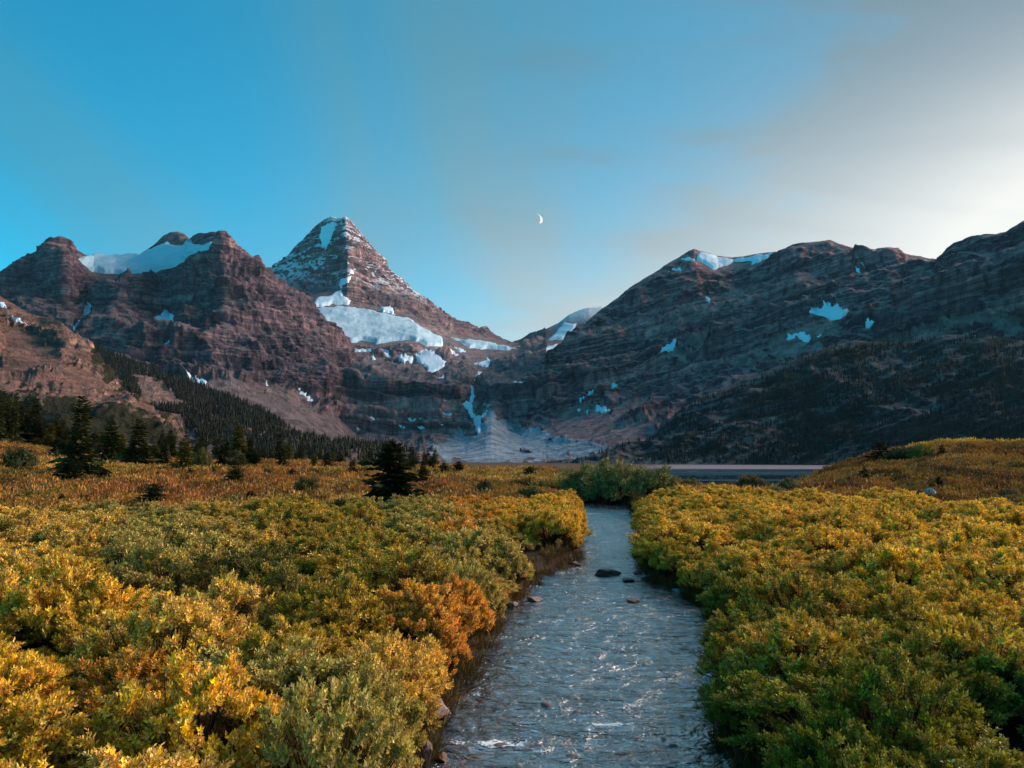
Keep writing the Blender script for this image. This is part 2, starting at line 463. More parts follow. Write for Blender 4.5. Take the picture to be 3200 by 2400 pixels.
#---SPLIT---
# ------------------------------------------------------------------ mountains: surfaces of rock with their own distance
class Sheet:
    def __init__(s, name, px0, px1, step, curves, mat, amp=1.0, strata=1.0, dip=0.0, unit=1.0, rowstep=2.6, snow=(), scree=(), pale=(), veg=(), back=1.0, slant=0.0):
        s.px = np.arange(px0, px1 + step, step, dtype=float); s.step = step
        nc = len(s.px)
        cs = [(np.interp(s.px, [p[0] for p in c], [p[1] for p in c]), np.interp(s.px, [p[0] for p in c], [p[2] for p in c])) for c in curves]
        for k in range(1, len(cs)):            # each curve stays above and behind the one below
            cs[k] = (np.minimum(cs[k][0], cs[k - 1][0] - 2), np.maximum(cs[k][1], cs[k - 1][1] + 8 * unit))
        rows = []
        for k in range(len(cs) - 1):
            n = max(3, int(np.max(cs[k][0] - cs[k + 1][0]) / rowstep * 0.75))
            for j in range(n):
                f = j / n
                rows.append((cs[k][0] * (1 - f) + cs[k + 1][0] * f, cs[k][1] * (1 - f) + cs[k + 1][1] * f))
        rows.append(cs[-1])
        s.py = np.array([r[0] for r in rows]); D = np.array([r[1] for r in rows]); nr = len(rows)
        for _ in range(3):                       # soften the creases between the curves
            D[1:-1] = (D[:-2] + 2 * D[1:-1] + D[2:]) / 4
        PX = np.broadcast_to(s.px, s.py.shape)
        P = unproj(PX, s.py, D)
        Nn = np.cross(np.gradient(P, axis=1), np.gradient(P, axis=0)); Nn /= np.linalg.norm(Nn, axis=-1, keepdims=True) + 1e-9
        x, y, z = P[..., 0], P[..., 1], P[..., 2]
        # masks
        wob = fbm(PX / 34.0, s.py / 20.0, 3.3, 5, 0.6) * 1.7
        sm = np.zeros_like(s.py); z_s = np.zeros_like(s.py); z_p = np.zeros_like(s.py); z_v = np.zeros_like(s.py)
        for lst, arr, soft, wa in ((scree, z_s, 14, 14), (pale, z_p, 14, 12), (veg, z_v, 20, 20)):
            for poly in lst: np.maximum(arr, smooth(-soft, soft, polydist(PX, s.py, poly) + wa * wob), out=arr)
        for e in snow: np.maximum(sm, smooth(-26, -8, polydist(PX, s.py, e[0])) if e[5] >= 8 else smooth(-10, 6, polydist(PX, s.py, e[0]) + 3 * wob), out=sm)
        keep = (1 - 0.9 * sm) * (1 - 0.82 * np.maximum(z_s, z_p))
        # gullies and ribs, finer and finer
        d = 0
        for a, A, vs_ in ((420, 52, 2.6), (190, 36, 3.5), (88, 23, 5), (40, 13, 6), (18, 5.5, 6)):
            a *= unit; A *= unit
            xx = x - slant * z
            n = perlin(xx / a + 5.1, y / a + a, z / (vs_ * a))
            d = d + A * (0.32 - np.abs(n)) * 1.5
        d = d + unit * 9 * fbm(x / (60 * unit), y / (60 * unit), z / (60 * unit), 3)
        # beds: cliffs and ledges
        sb = z - dip * x + unit * 55 * perlin(x / (700 * unit), y / (700 * unit), z / (900 * unit)) + unit * 10 * perlin(x / (120 * unit), y / (120 * unit), 1.7)
        st = 0
        for p, A in ((118, 38), (47, 21), (19, 9.5)):
            p *= unit; A *= unit
            f = sb / p + 3.7; fr = f - np.floor(f)
            saw = np.where(fr < 0.78, fr / 0.78, 1 - (fr - 0.78) / 0.22) * 2 - 1
            hard = 0.55 + 0.45 * np.sin(np.floor(f) * 12.9898)
            mod = 0.55 + 0.9 * perlin(x / (300 * unit) + p, y / (300 * unit), z / (300 * unit))
            st = st + A * saw * hard * np.clip(mod, 0.05, 1.3)
        ridge_fade = np.ones(nr); ridge_fade[-16:] = np.linspace(1, 0.12, 16); foot = np.ones(nr); foot[:26] = np.linspace(0, 1, 26) ** 1.5
        d = (d * amp + st * strata) * keep * (ridge_fade * foot)[:, None]
        d = d + unit * 1.2 * fbm(x / (14 * unit), y / (14 * unit), z / (14 * unit), 2) * (1 - 0.5 * sm)
        s.P = P + Nn * d[..., None]
        # far side of the ridge
        backs = []
        top = s.P[-1]; w = (top[:, 0] / top[:, 1])
        for k, (dd, fz) in enumerate(((25, 0.98), (90, 0.9), (260, 0.7), (600, 0.35), (1000, 0.0))):
            q = top.copy(); q[:, 1] += dd * back; q[:, 0] = w * q[:, 1]; q[:, 2] = np.minimum(top[:, 2], -20 + (top[:, 2] + 20) * fz)
            backs.append(q)
        first = s.P[:1].copy(); first[..., 2] -= 25 * unit
        A = np.concatenate([first, s.P, np.array(backs)], 0)
        s.N = np.cross(np.gradient(s.P, axis=1), np.gradient(s.P, axis=0)); s.N /= np.linalg.norm(s.N, axis=-1, keepdims=True) + 1e-9
        zone = np.stack([z_s, z_p, z_v], -1)
        zone = np.concatenate([zone[:1], zone, np.repeat(zone[-1:], len(backs), 0)], 0)
        fcs = gridfaces(A.shape[0], nc)
        me = mesh(name, A.reshape(-1, 3), fcs, mat, True, {'zone': zone.reshape(-1, 3)})
        s.o = structure(link(name, me))
        s.snow = snow

    def sample(s, px, py):
        """rows and columns of the surface at photograph pixels; returns points and normals (nan outside)"""
        px = np.asarray(px, float); py = np.asarray(py, float)
        c = np.clip((px - s.px[0]) / s.step, 0, len(s.px) - 1.001); c0 = c.astype(int); fc = c - c0
        P = np.zeros(px.shape + (3,)); N = np.zeros(px.shape + (3,))
        ridx = np.arange(s.py.shape[0])[::-1]
        for k in (0, 1):
            w = fc if k else 1 - fc
            for col in np.unique(c0):
                m = c0 == col; cc = col + k
                r = np.interp(py[m], s.py[::-1, cc], ridx)
                r = np.clip(r, 0, len(ridx) - 1.001); r0 = r.astype(int); fr = (r - r0)[:, None]
                P[m] += w[m][:, None] * (s.P[r0, cc] * (1 - fr) + s.P[r0 + 1, cc] * fr)
                N[m] += w[m][:, None] * s.N[r0, cc]
        N /= np.linalg.norm(N, axis=-1, keepdims=True) + 1e-9
        return P, N

    def build_snow(s):
        for poly, name, label, cat, mat, thick, group in s.snow:
            p = np.array(poly); st = 2.0 if thick < 8 else 2.4
            X, Y = np.meshgrid(np.arange(p[:, 0].min() - 4, p[:, 0].max() + 4 + st, st), np.arange(p[:, 1].max() + 4, p[:, 1].min() - 4 - st, -st))
            top = np.interp(X, s.px, s.py[-1])
            Y = np.maximum(Y, top + 0.3)
            d = polydist(X, Y, poly) + (4.2 * fbm(X / 12.0, Y / 9.0, 8.8, 4, 0.6) if thick < 8 else 5.0 * fbm(X / 34.0, Y / 20.0, 8.8, 3, 0.5))
            P, N = s.sample(X, Y)
            h = -1.5 + (thick + 1.5) * smooth(-0.5, 9 if thick >= 8 else 5, d)
            if thick >= 8: h = h + 5 * fbm(P[..., 0] / 90, P[..., 1] / 160, P[..., 2] / 60, 4) * smooth(2, 14, d)
            Q = P + N * h[..., None]
            fcs = gridfaces(*X.shape)
            dq = d.ravel()[fcs].max(1)
            Qf = Q.reshape(-1, 3)
            e = np.abs(Qf[fcs][:, [0, 1, 2, 3]] - Qf[fcs][:, [1, 2, 3, 0]]).max((1, 2))
            fcs = fcs[(dq > -0.5) & (e < 160)]
            if len(fcs) < 3: continue
            used = np.unique(fcs); remap = np.full(Qf.shape[0], -1); remap[used] = np.arange(len(used))
            # closed sheet: lower side sits inside the rock
            top_v = Qf[used]; bot_v = top_v - N.reshape(-1, 3)[used] * (thick * 0.8 + 2); k = len(used); ff = remap[fcs]
            o = link(name, mesh(name, np.concatenate([top_v, bot_v]), np.concatenate([ff, ff[:, ::-1] + k]), mat))
            thing(o, label, cat, group)


S, G = M_SNOW, M_ICE
FL = 'small snow flecks on the cliffs'


def sn(r, pts, label, thick=5, mat=None, name='snow_patch', cat='snow patch', group=None):
    return (zc(r, *pts), name, label, cat, mat or M_SNOW, thick, group)


def fleck(r, label, *pts):
    return (zc(r, *pts), 'snow_patch', label, 'snow patch', M_SNOW, 4, FL)


SCREE_L = [[(560, 1200), (640, 1172), (715, 1168), (790, 1203), (890, 1208), (960, 1262), (1050, 1312), (1130, 1348), (1250, 1392), (1350, 1402), (1420, 1450), (1300, 1460), (880, 1460), (600, 1330)]]
PALE = [[(1340, 1398), (1400, 1380), (1440, 1352), (1490, 1350), (1530, 1268), (1572, 1335), (1690, 1340), (1725, 1372), (1830, 1385), (1900, 1392), (1946, 1413), (1850, 1426), (1720, 1440), (1550, 1452), (1430, 1440), (1350, 1420)]]
SCREE_R = [zc(3, (190, 1320), (360, 1200), (480, 1120), (600, 1045), (720, 1040), (560, 1110), (440, 1170), (640, 1225), (880, 1140), (760, 1230), (640, 1350), (1100, 1180), (1000, 1290), (950, 1380), (870, 1480), (730, 1490), (600, 1440), (250, 1390)),
           zc(3, (1390, 930), (1500, 860), (1650, 850), (1760, 770), (1900, 790), (2074, 800), (1900, 860), (1700, 900), (1500, 960)),
           zc(3, (1150, 1060), (1240, 1005), (1270, 1010), (1200, 1055)), zc(3, (960, 860), (1100, 790), (1300, 750), (1250, 800), (1100, 850)),
           zc(4, (0, 1230), (200, 1130), (420, 1110), (640, 1080), (560, 1150), (300, 1250), (100, 1380), (0, 1430)),
           zc(4, (780, 1300), (1000, 1240), (1200, 1170), (1400, 1090), (1500, 1040), (2074, 1000), (2074, 1190), (1750, 1160), (1400, 1170), (1200, 1230), (900, 1310))]

left_mountain = Sheet('left_mountain', -260, 1115, 2.6, [
    [(-260, 1430, 1250), (400, 1410, 1450), (1115, 1445, 1700)],
    [(-260, 1300, 1900), (300, 1250, 2000), (600, 1180, 2100), (720, 1170, 2150), (900, 1212, 2250), (1020, 1285, 2330), (1115, 1335, 2560)],
    [(-260, 1090, 2080), (300, 1072, 2180), (500, 1063, 2230), (700, 1090, 2290), (900, 1122, 2390), (1030, 1158, 2480), (1115, 1180, 2720)],
    [(-260, 960, 2600), (100, 940, 2650), (210, 960, 2600), (262, 930, 2860), (300, 920, 2820), (350, 900, 2700), (420, 905, 2750), (490, 930, 2880), (530, 960, 2850), (570, 900, 2700), (700, 880, 2600), (850, 985, 2650), (984, 1070, 2780), (1040, 1105, 2850), (1115, 1150, 3080)],
    [(-260, 900, 2780), (0, 890, 2840), (120, 850, 2800), (200, 800, 2760), (240, 850, 2900), (290, 864, 3040), (400, 868, 3080), (480, 858, 3060), (570, 824, 2960), (630, 790, 2820), (690, 762, 2830), (760, 830, 2800), (850, 900, 2850), (1000, 1040, 2900), (1060, 1090, 3000), (1115, 1130, 3200)],
    [(-260, 900 - 8, 3000), (0, 848, 3080), (29, 827, 3090), (72, 805, 3100), (135, 778, 3100), (159, 754, 3080), (169, 742, 3060), (188, 741, 3050), (207, 757, 3080), (231, 776, 3150), (270, 797, 3350), (289, 796, 3450), (362, 803, 3500), (434, 798, 3500), (444, 790, 3520), (482, 764, 3560), (511, 737, 3600), (535, 723, 3620), (554, 721, 3620), (574, 728, 3600), (593, 746, 3500), (603, 737, 3420), (622, 728, 3350), (685, 728, 3150), (704, 737, 3120), (728, 759, 3120), (752, 783, 3130), (791, 805, 3150), (820, 827, 3150), (844, 846, 3150), (882, 880, 3130), (902, 901, 3120), (945, 938, 3080), (984, 986, 3050), (1003, 1000, 3040), (1051, 1053, 3060), (1068, 1075, 3120), (1115, 1112, 3300)],
], M_LEFT, amp=1.0, strata=0.75, scree=SCREE_L, snow=[
    sn(1, [(500, 430), (530, 418), (570, 408), (600, 400), (750, 412), (910, 405), (990, 370), (1060, 335), (1090, 326), (1110, 345), (1140, 350), (1185, 357), (1212, 320), (1235, 306), (1260, 342), (1330, 345), (1385, 330), (1400, 350), (1385, 375), (1300, 395), (1200, 430), (1200, 452), (1150, 480), (1060, 515), (980, 530), (930, 545), (820, 548), (740, 535), (690, 540), (640, 525), (590, 515), (560, 490), (520, 455)],
       'broad hanging glacier in the saddle between the two peaks of the left mountain', 16, M_ICE, 'glacier', 'glacier'),
    sn(1, [(612, 733), (575, 738), (545, 790), (520, 830), (490, 870), (470, 905), (490, 912), (512, 862), (552, 838), (592, 805)], 'narrow snow tongue in the gully below the left edge of the hanging glacier'),
    sn(1, [(1038, 738), (1075, 743), (1082, 778), (1120, 788), (1138, 830), (1102, 868), (1060, 898), (1043, 882), (1048, 846), (998, 820), (1028, 800), (1058, 784)], 'ragged snow patch in the gully in the middle of the left mountain'),
    sn(1, [(722, 582), (745, 588), (762, 612), (735, 618)], 'tiny snow patch on the ledge just under the hanging glacier'),
    sn(1, [(882, 628), (950, 648), (1003, 698), (960, 684), (900, 648)], 'thin slanting snow strip under the dark cliff below the hanging glacier'),
    sn(1, [(1040, 1018), (1090, 986), (1102, 1010), (1060, 1026)], 'small snow patch low on the left mountain above the forested slope'),
    fleck(1, 'small snow fleck on the brown left mountain', (1346, 808), (1364, 808), (1382, 842), (1366, 846)),
    sn(1, [(1165, 1193), (1215, 1190), (1257, 1225), (1245, 1238), (1210, 1216)], 'upper of two snow patches at the top of the scree beside the forested ridge'),
    sn(1, [(1265, 1220), (1310, 1213), (1345, 1230), (1332, 1255), (1275, 1246)], 'lower of two snow patches at the top of the scree beside the forested ridge'),
    sn(1, [(1915, 1286), (1992, 1338), (2018, 1370), (1990, 1364), (1938, 1312)], 'slanting snow strip along the top of the scree slope'),
    fleck(1, 'small snow fleck on the brown left mountain', (1712, 1228), (1728, 1230), (1742, 1250), (1730, 1250)),
])

central_peak = Sheet('central_peak', 820, 1705, 2.6, [
    [(820, 1444, 1550), (1400, 1450, 1600), (1905, 1450, 1600)],
    [(820, 1300, 2300), (1000, 1330, 2350), (1130, 1362, 2400), (1300, 1368, 2450), (1400, 1364, 2470), (1450, 1350, 2480), (1490, 1320, 2485), (1520, 1294, 2490), (1535, 1290, 2490), (1550, 1300, 2490), (1585, 1330, 2495), (1630, 1345, 2505), (1700, 1330, 2520), (1905, 1250, 2600)],
    [(820, 1150, 2450), (1000, 1172, 2500), (1200, 1188, 2540), (1400, 1196, 2590), (1480, 1190, 2680), (1500, 1190, 2700), (1530, 1196, 2600), (1600, 1192, 2600), (1750, 1150, 2660), (1905, 1100, 2720)],
    [(820, 1120, 2700), (1080, 1130, 3000), (1250, 1122, 3080), (1400, 1125, 3150), (1520, 1140, 3150), (1650, 1117, 3150), (1750, 1087, 3200), (1905, 1050, 3200)],
    [(820, 1090, 2900), (1080, 1092, 3200), (1180, 1106, 3250), (1300, 1113, 3290), (1345, 1098, 3330), (1400, 1085, 3600), (1520, 1092, 3900), (1620, 1087, 4000), (1750, 1067, 4100), (1905, 1030, 4100)],
    [(820, 1040, 3000), (1060, 1070, 3240), (1160, 1083, 3275), (1300, 1083, 3315), (1380, 1086, 3450), (1450, 1072, 3900), (1600, 1082, 4250), (1700, 1072, 4350), (1905, 1000, 4400)],
    [(820, 930, 3600), (975, 960, 3700), (1090, 952, 3850), (1200, 973, 3900), (1300, 990, 4000), (1380, 1040, 4100), (1450, 1052, 4400), (1600, 1077, 4700), (1700, 1070, 4800), (1905, 990, 4900)],
    [(820, 880, 4050), (900, 905, 4000), (980, 900, 3950), (1060, 868, 4020), (1085, 848, 3980), (1150, 860, 4150), (1230, 895, 4280), (1300, 950, 4350), (1400, 1010, 4450), (1600, 1074, 4800), (1905, 980, 5000)],
    [(820, 868, 4500), (900, 820, 4420), (960, 780, 4330), (1020, 770, 4260), (1080, 768, 4120), (1090, 770, 4130), (1150, 785, 4330), (1210, 840, 4480), (1300, 930, 4600), (1400, 998, 4700), (1600, 1072, 4900), (1905, 970, 5050)],
    [(820, 866, 4800), (843, 843, 4750), (863, 822, 4720), (887, 819, 4700), (901, 802, 4680), (920, 774, 4650), (959, 735, 4600), (993, 701, 4560), (1019, 681, 4530), (1036, 676, 4520), (1055, 680, 4500), (1070, 680, 4480), (1080, 676, 4470), (1089, 684, 4490), (1109, 708, 4520), (1137, 740, 4560), (1166, 776, 4600), (1190, 798, 4630), (1205, 810, 4650), (1207, 827, 4650), (1234, 872, 4680), (1263, 894, 4700), (1282, 906, 4720), (1321, 928, 4760), (1345, 945, 4780), (1374, 974, 4800), (1403, 986, 4850), (1427, 1010, 4880), (1451, 1027, 4900), (1485, 1034, 4930), (1514, 1051, 4950), (1542, 1056, 5000), (1571, 1065, 5000), (1596, 1070, 5050), (1620, 1067, 5100), (1664, 1063, 5100), (1905, 965, 5200)],
], M_CENT, amp=0.62, strata=0.75, scree=SCREE_L + [[(1080, 1392), (1250, 1385), (1450, 1395), (1600, 1385), (1750, 1385), (1905, 1380), (1905, 1500), (1080, 1500)], zc(2, (1220, 900), (1450, 1010), (1700, 1040), (1500, 1170), (1300, 1120), (1230, 1060))], pale=PALE, snow=[
    sn(2, [(345, 745), (400, 680), (480, 670), (505, 640), (545, 628), (538, 560), (600, 540), (640, 530), (600, 590), (560, 602), (565, 680), (622, 702), (600, 737), (520, 730), (450, 748)], 'steep upper snowfield climbing to the foot of the pyramid peak', 10),
    sn(2, [(355, 757), (450, 750), (520, 734), (600, 742), (700, 750), (770, 767), (812, 782), (960, 807), (1000, 817), (1040, 852), (1100, 882), (1150, 917), (1210, 950), (1218, 972), (1205, 1000), (1150, 1010), (1090, 1000), (1050, 977), (1000, 967), (930, 967), (860, 977), (780, 990), (730, 977), (680, 967), (620, 982), (570, 972), (535, 940), (480, 890), (430, 840), (390, 790)],
       'wide pale blue glacier below the pyramid peak above the dark cliff band', 12, M_ICE, 'glacier', 'glacier'),
    sn(2, [(803, 744), (872, 738), (902, 797), (850, 782), (815, 777)], 'small snow apron right above the wide blue glacier', 7),
    sn(2, [(420, 225), (470, 200), (525, 195), (510, 250), (485, 310), (455, 375), (425, 345), (412, 290)], 'snow streak on the dark face just below the summit of the pyramid peak', 5),
    sn(2, [(600, 500), (628, 495), (640, 530), (605, 535)], 'small snow patch above the steep upper snowfield of the pyramid peak', 5),
    sn(2, [(512, 1010), (560, 998), (620, 1023), (680, 1013), (752, 1018), (747, 1047), (700, 1044), (620, 1044), (582, 1057), (572, 1092), (553, 1087), (553, 1047)], 'snow band under the dark cliff at the left end of the wide blue glacier'),
    sn(2, [(733, 1063), (760, 1063), (784, 1087), (750, 1094)], 'little snow patch below the snow band under the glacier cliff'),
    sn(2, [(806, 1028), (850, 1032), (888, 1088), (850, 1075)], 'slanting snow patch under the middle of the dark glacier cliff'),
    sn(2, [(1090, 1018), (1140, 1033), (1180, 1068), (1238, 1104), (1216, 1138), (1190, 1152), (1140, 1188), (1098, 1177), (1112, 1142), (1058, 1117), (1052, 1092), (1028, 1070), (1060, 1050)], 'large snow fan falling from the right end of the wide blue glacier', 5),
    sn(2, [(912, 1063), (960, 1063), (1028, 1073), (1000, 1092), (970, 1094), (965, 1113), (943, 1102)], 'ragged snow patch beside the large snow fan under the glacier'),
    sn(2, [(1262, 942), (1450, 958), (1560, 983), (1690, 1013), (1600, 1024), (1480, 1020), (1380, 1018)], 'flat snowfield filling the pass to the right of the pyramid peak', 12, M_ICE, 'snowfield', 'snowfield'),
    sn(2, [(1286, 1003), (1330, 1013), (1374, 1042), (1320, 1038)], 'short snow strip just below the flat snowfield of the pass'),
    sn(2, [(1211, 1028), (1260, 1038), (1324, 1062), (1290, 1064)], 'thin snow strip right of the glacier toe'),
    sn(2, [(1406, 1110), (1470, 1098), (1500, 1073), (1533, 1105), (1495, 1138), (1440, 1124)], 'hooked snow patch above the head of the long snow couloir'),
    sn(2, [(1438, 1165), (1468, 1162), (1445, 1202), (1408, 1236)], 'snow at the notch where the long couloir enters the headwall'),
    sn(2, [(1390, 1253), (1408, 1260), (1409, 1310), (1420, 1332), (1400, 1385), (1404, 1420), (1432, 1458), (1465, 1448), (1500, 1403), (1514, 1393), (1494, 1440), (1464, 1490), (1459, 1540), (1441, 1580), (1424, 1522), (1408, 1482), (1368, 1422), (1326, 1380), (1345, 1373), (1383, 1380), (1390, 1330), (1386, 1290)], 'long forked snow couloir running down the headwall', 6),
    sn(2, [(1656, 1226), (1740, 1238), (1737, 1258), (1690, 1254)], 'small snow patch on the headwall right of the long couloir'),
    sn(2, [(1843, 1512), (1868, 1460), (1890, 1438), (1920, 1413), (1940, 1418), (1985, 1393), (2027, 1393), (1992, 1432), (1922, 1483), (1880, 1508)], 'bright snow wedge at the foot of the dark headwall above the scree'),
    sn(2, [(1766, 1458), (1808, 1463), (1792, 1500)], 'small snow triangle left of the bright snow wedge'),
    fleck(2, 'small snow fleck on the dark headwall below the glacier', (678, 1206), (702, 1212), (708, 1233), (688, 1233)),
    fleck(2, 'small snow fleck on the dark headwall below the glacier', (726, 1462), (797, 1473), (760, 1487)),
    fleck(2, 'small snow fleck on the dark headwall below the glacier', (986, 1472), (1084, 1480), (1010, 1492)),
    fleck(2, 'small snow fleck on the dark headwall below the glacier', (1202, 1437), (1264, 1456), (1220, 1464)),
    fleck(2, 'small snow fleck on the dark headwall below the glacier', (1192, 1534), (1222, 1496), (1228, 1504), (1206, 1538)),
    fleck(2, 'small snow fleck on the dark headwall below the glacier', (1036, 1522), (1108, 1543), (1060, 1549)),
    fleck(2, 'small snow fleck on the dark headwall below the glacier', (636, 1512), (694, 1533), (665, 1540)),
    fleck(2, 'small snow fleck on the dark headwall below the glacier', (896, 1487), (968, 1533), (940, 1534)),
    fleck(2, 'small snow fleck on the dark headwall below the glacier', (1296, 1168), (1324, 1170), (1310, 1188)),
    fleck(2, 'small snow fleck on the dark headwall below the glacier', (1172, 1217), (1214, 1188), (1224, 1222)),
    fleck(2, 'small snow fleck on the dark headwall below the glacier', (1458, 1268), (1488, 1270), (1472, 1282)),
    fleck(2, 'small snow fleck on the dark headwall below the glacier', (1700, 1097), (1735, 1095), (1738, 1115), (1712, 1108)),
])

back_peak = Sheet('back_peak', 1560, 2000, 3.0, [
    [(1560, 1120, 3900), (2000, 1100, 3900)],
    [(1560, 1085, 4500), (1700, 1070, 4600), (1800, 1055, 4600), (2000, 1030, 4600)],
    [(1560, 1078, 5200), (1600, 1070, 5200), (1648, 1057, 5250), (1696, 1033, 5300), (1745, 1009, 5350), (1778, 984, 5400), (1812, 968, 5450), (1841, 960, 5450), (1880, 957, 5450), (1900, 962, 5450), (2000, 1000, 5450)],
], M_CENT, amp=0.5, strata=0.6, snow=[
    sn(3, [(228, 757), (300, 678), (340, 638), (417, 648), (417, 692), (392, 717), (330, 752)], 'triangular snow face on the far peak behind the pass', 8),
    sn(3, [(55, 820), (90, 805), (155, 822), (200, 795), (300, 768), (288, 800), (230, 828), (150, 850), (70, 853)], 'curved snowfield below the far peak at the right side of the pass', 8),
])

right_mountain = Sheet('right_mountain', 1565, 3560, 2.6, [
    [(1565, 1475, 1900), (1680, 1460, 1700), (1950, 1450, 1550), (2300, 1450, 1450), (3560, 1450, 1300)],
    [(1565, 1335, 2640), (1720, 1310, 2450), (1900, 1250, 2400), (2100, 1230, 2320), (2300, 1190, 2250), (2600, 1110, 2050), (2900, 1060, 1880), (3200, 1040, 1700), (3560, 1040, 1600)],
    [(1565, 1195, 2760), (1720, 1188, 2560), (1900, 1150, 2550), (2100, 1100, 2560), (2300, 1050, 2480), (2500, 1000, 2360), (2700, 965, 2200), (2810, 950, 2150), (2900, 900, 2050), (3200, 840, 1800), (3560, 800, 1700)],
    [(1565, 1160, 3150), (1650, 1148, 2900), (1760, 1120, 2700), (1900, 1060, 2760), (2100, 960, 2830), (2300, 920, 2760), (2500, 890, 2600), (2700, 900, 2420), (2830, 900, 2300), (2920, 870, 2150), (3200, 780, 1880), (3560, 740, 1800)],
    [(1565, 1140, 3400), (1600, 1139, 3300), (1648, 1136, 3100), (1711, 1115, 2900), (1745, 1086, 2800), (1783, 1052, 2860), (1812, 1028, 2900), (1831, 1009, 2930), (1870, 975, 2990), (1889, 960, 3010), (1938, 927, 3060), (1966, 902, 3090), (2034, 859, 3150), (2082, 828, 3180), (2116, 808, 3200), (2145, 789, 3210), (2169, 777, 3215), (2183, 782, 3220), (2207, 789, 3230), (2241, 799, 3250), (2289, 804, 3250), (2323, 801, 3230), (2371, 792, 3180), (2424, 786, 3130), (2437, 789, 3080), (2458, 775, 3030), (2477, 764, 3000), (2504, 758, 2960), (2547, 756, 2930), (2574, 753, 2900), (2593, 751, 2890), (2606, 756, 2880), (2631, 764, 2850), (2662, 774, 2820), (2685, 779, 2800), (2716, 780, 2780), (2747, 779, 2760), (2770, 775, 2740), (2793, 781, 2730), (2817, 791, 2720), (2844, 799, 2700), (2878, 802, 2700), (2890, 806, 2690), (2926, 808, 2640), (2940, 797, 2350), (2959, 775, 2320), (2979, 758, 2290), (3006, 747, 2260), (3044, 735, 2220), (3075, 732, 2190), (3114, 731, 2150), (3144, 725, 2120), (3164, 710, 2100), (3200, 689, 2080), (3560, 600, 1950)],
], M_RIGHT, amp=0.72, strata=0.75, dip=0.28, scree=SCREE_R, pale=PALE, slant=-0.5, snow=[
    sn(3, [(1195, 172), (1260, 190), (1340, 212), (1420, 222), (1560, 203), (1710, 180), (1727, 186), (1650, 228), (1548, 266), (1556, 238), (1440, 258), (1330, 294), (1268, 284), (1228, 253), (1198, 232)], 'long snow cornice under the summit ridge of the right mountain', 8),
    sn(3, [(1088, 227), (1150, 213), (1207, 235), (1130, 243)], 'faint snow streak at the left foot of the summit cornice'),
    sn(3, [(1012, 317), (1080, 286), (1123, 305), (1090, 319)], 'snow patch on the ridge left of the summit cornice'),
    sn(3, [(1251, 437), (1266, 470), (1294, 490), (1276, 514), (1255, 492)], 'upright snow sliver in the middle of the dark right mountain'),
    sn(3, [(1317, 548), (1350, 512), (1389, 507), (1382, 528), (1340, 549)], 'oval snow patch right of the upright snow sliver'),
    sn(3, [(951, 853), (1000, 798), (1050, 757), (1094, 768), (1072, 808), (1010, 844)], 'leaf-shaped snow patch at the top of a small scree below the dark cliffs'),
    sn(3, [(648, 1052), (692, 1037), (682, 1063), (648, 1074)], 'little snow patch above the right end of the lower cliff'),
    sn(3, [(476, 1122), (550, 1057), (564, 1065), (497, 1122)], 'thin slanting snow line above the lower cliff of the right mountain'),
    sn(3, [(430, 1158), (470, 1127), (474, 1135), (450, 1164)], 'small snow patch at the lower end of the slanting snow line'),
    sn(3, [(536, 1190), (560, 1177), (590, 1188), (632, 1205), (600, 1226), (542, 1218)], 'snow patch at the base of the lower cliff above the pale scree'),
    fleck(3, 'small snow fleck at the top of the scree under the right mountain', (481, 1214), (514, 1212), (488, 1239)),
    fleck(3, 'small snow fleck at the top of the scree under the right mountain', (421, 1198), (449, 1203), (435, 1224)),
    sn(3, [(1746, 747), (1800, 733), (1850, 712), (1890, 705), (1949, 740), (1932, 774), (1890, 764), (1850, 738), (1800, 758)], 'arched snow patch on the terrace of the right mountain', 6),
    sn(4, [(355, 1008), (378, 958), (440, 962), (490, 920), (520, 937), (655, 953), (622, 1003), (590, 1033), (530, 1045), (450, 1014)], 'largest blue snow patch on the right mountain below the cliff band', 6),
    fleck(4, 'small snow fleck high on the dark right mountain', (706, 622), (740, 632), (749, 656), (720, 643)),
    fleck(4, 'small snow fleck high on the dark right mountain', (656, 572), (664, 572), (696, 603), (686, 604)),
    fleck(4, 'small snow fleck high on the dark right mountain', (755, 598), (765, 598), (788, 628), (778, 630)),
    sn(4, [(1141, 583), (1234, 594), (1216, 610), (1148, 608)], 'flat snow strip below the notch of the right skyline'),
    sn(4, [(1257, 541), (1334, 568), (1310, 587), (1262, 573)], 'snow patch in the notch of the right skyline'),
    sn(4, [(781, 1068), (810, 1046), (875, 1080), (830, 1114), (796, 1125)], 'dull snow patch on the terrace right of the arched one'),
    fleck(4, 'small snow fleck high on the dark right mountain', (391, 1169), (434, 1154), (417, 1189)),
    fleck(3, 'small snow fleck high on the dark right mountain', (1036, 636), (1072, 626), (1062, 646)),
    fleck(3, 'small snow fleck high on the dark right mountain', (1086, 626), (1114, 618), (1096, 639)),
    fleck(3, 'small snow fleck high on the dark right mountain', (1196, 592), (1224, 584), (1206, 600)),
])

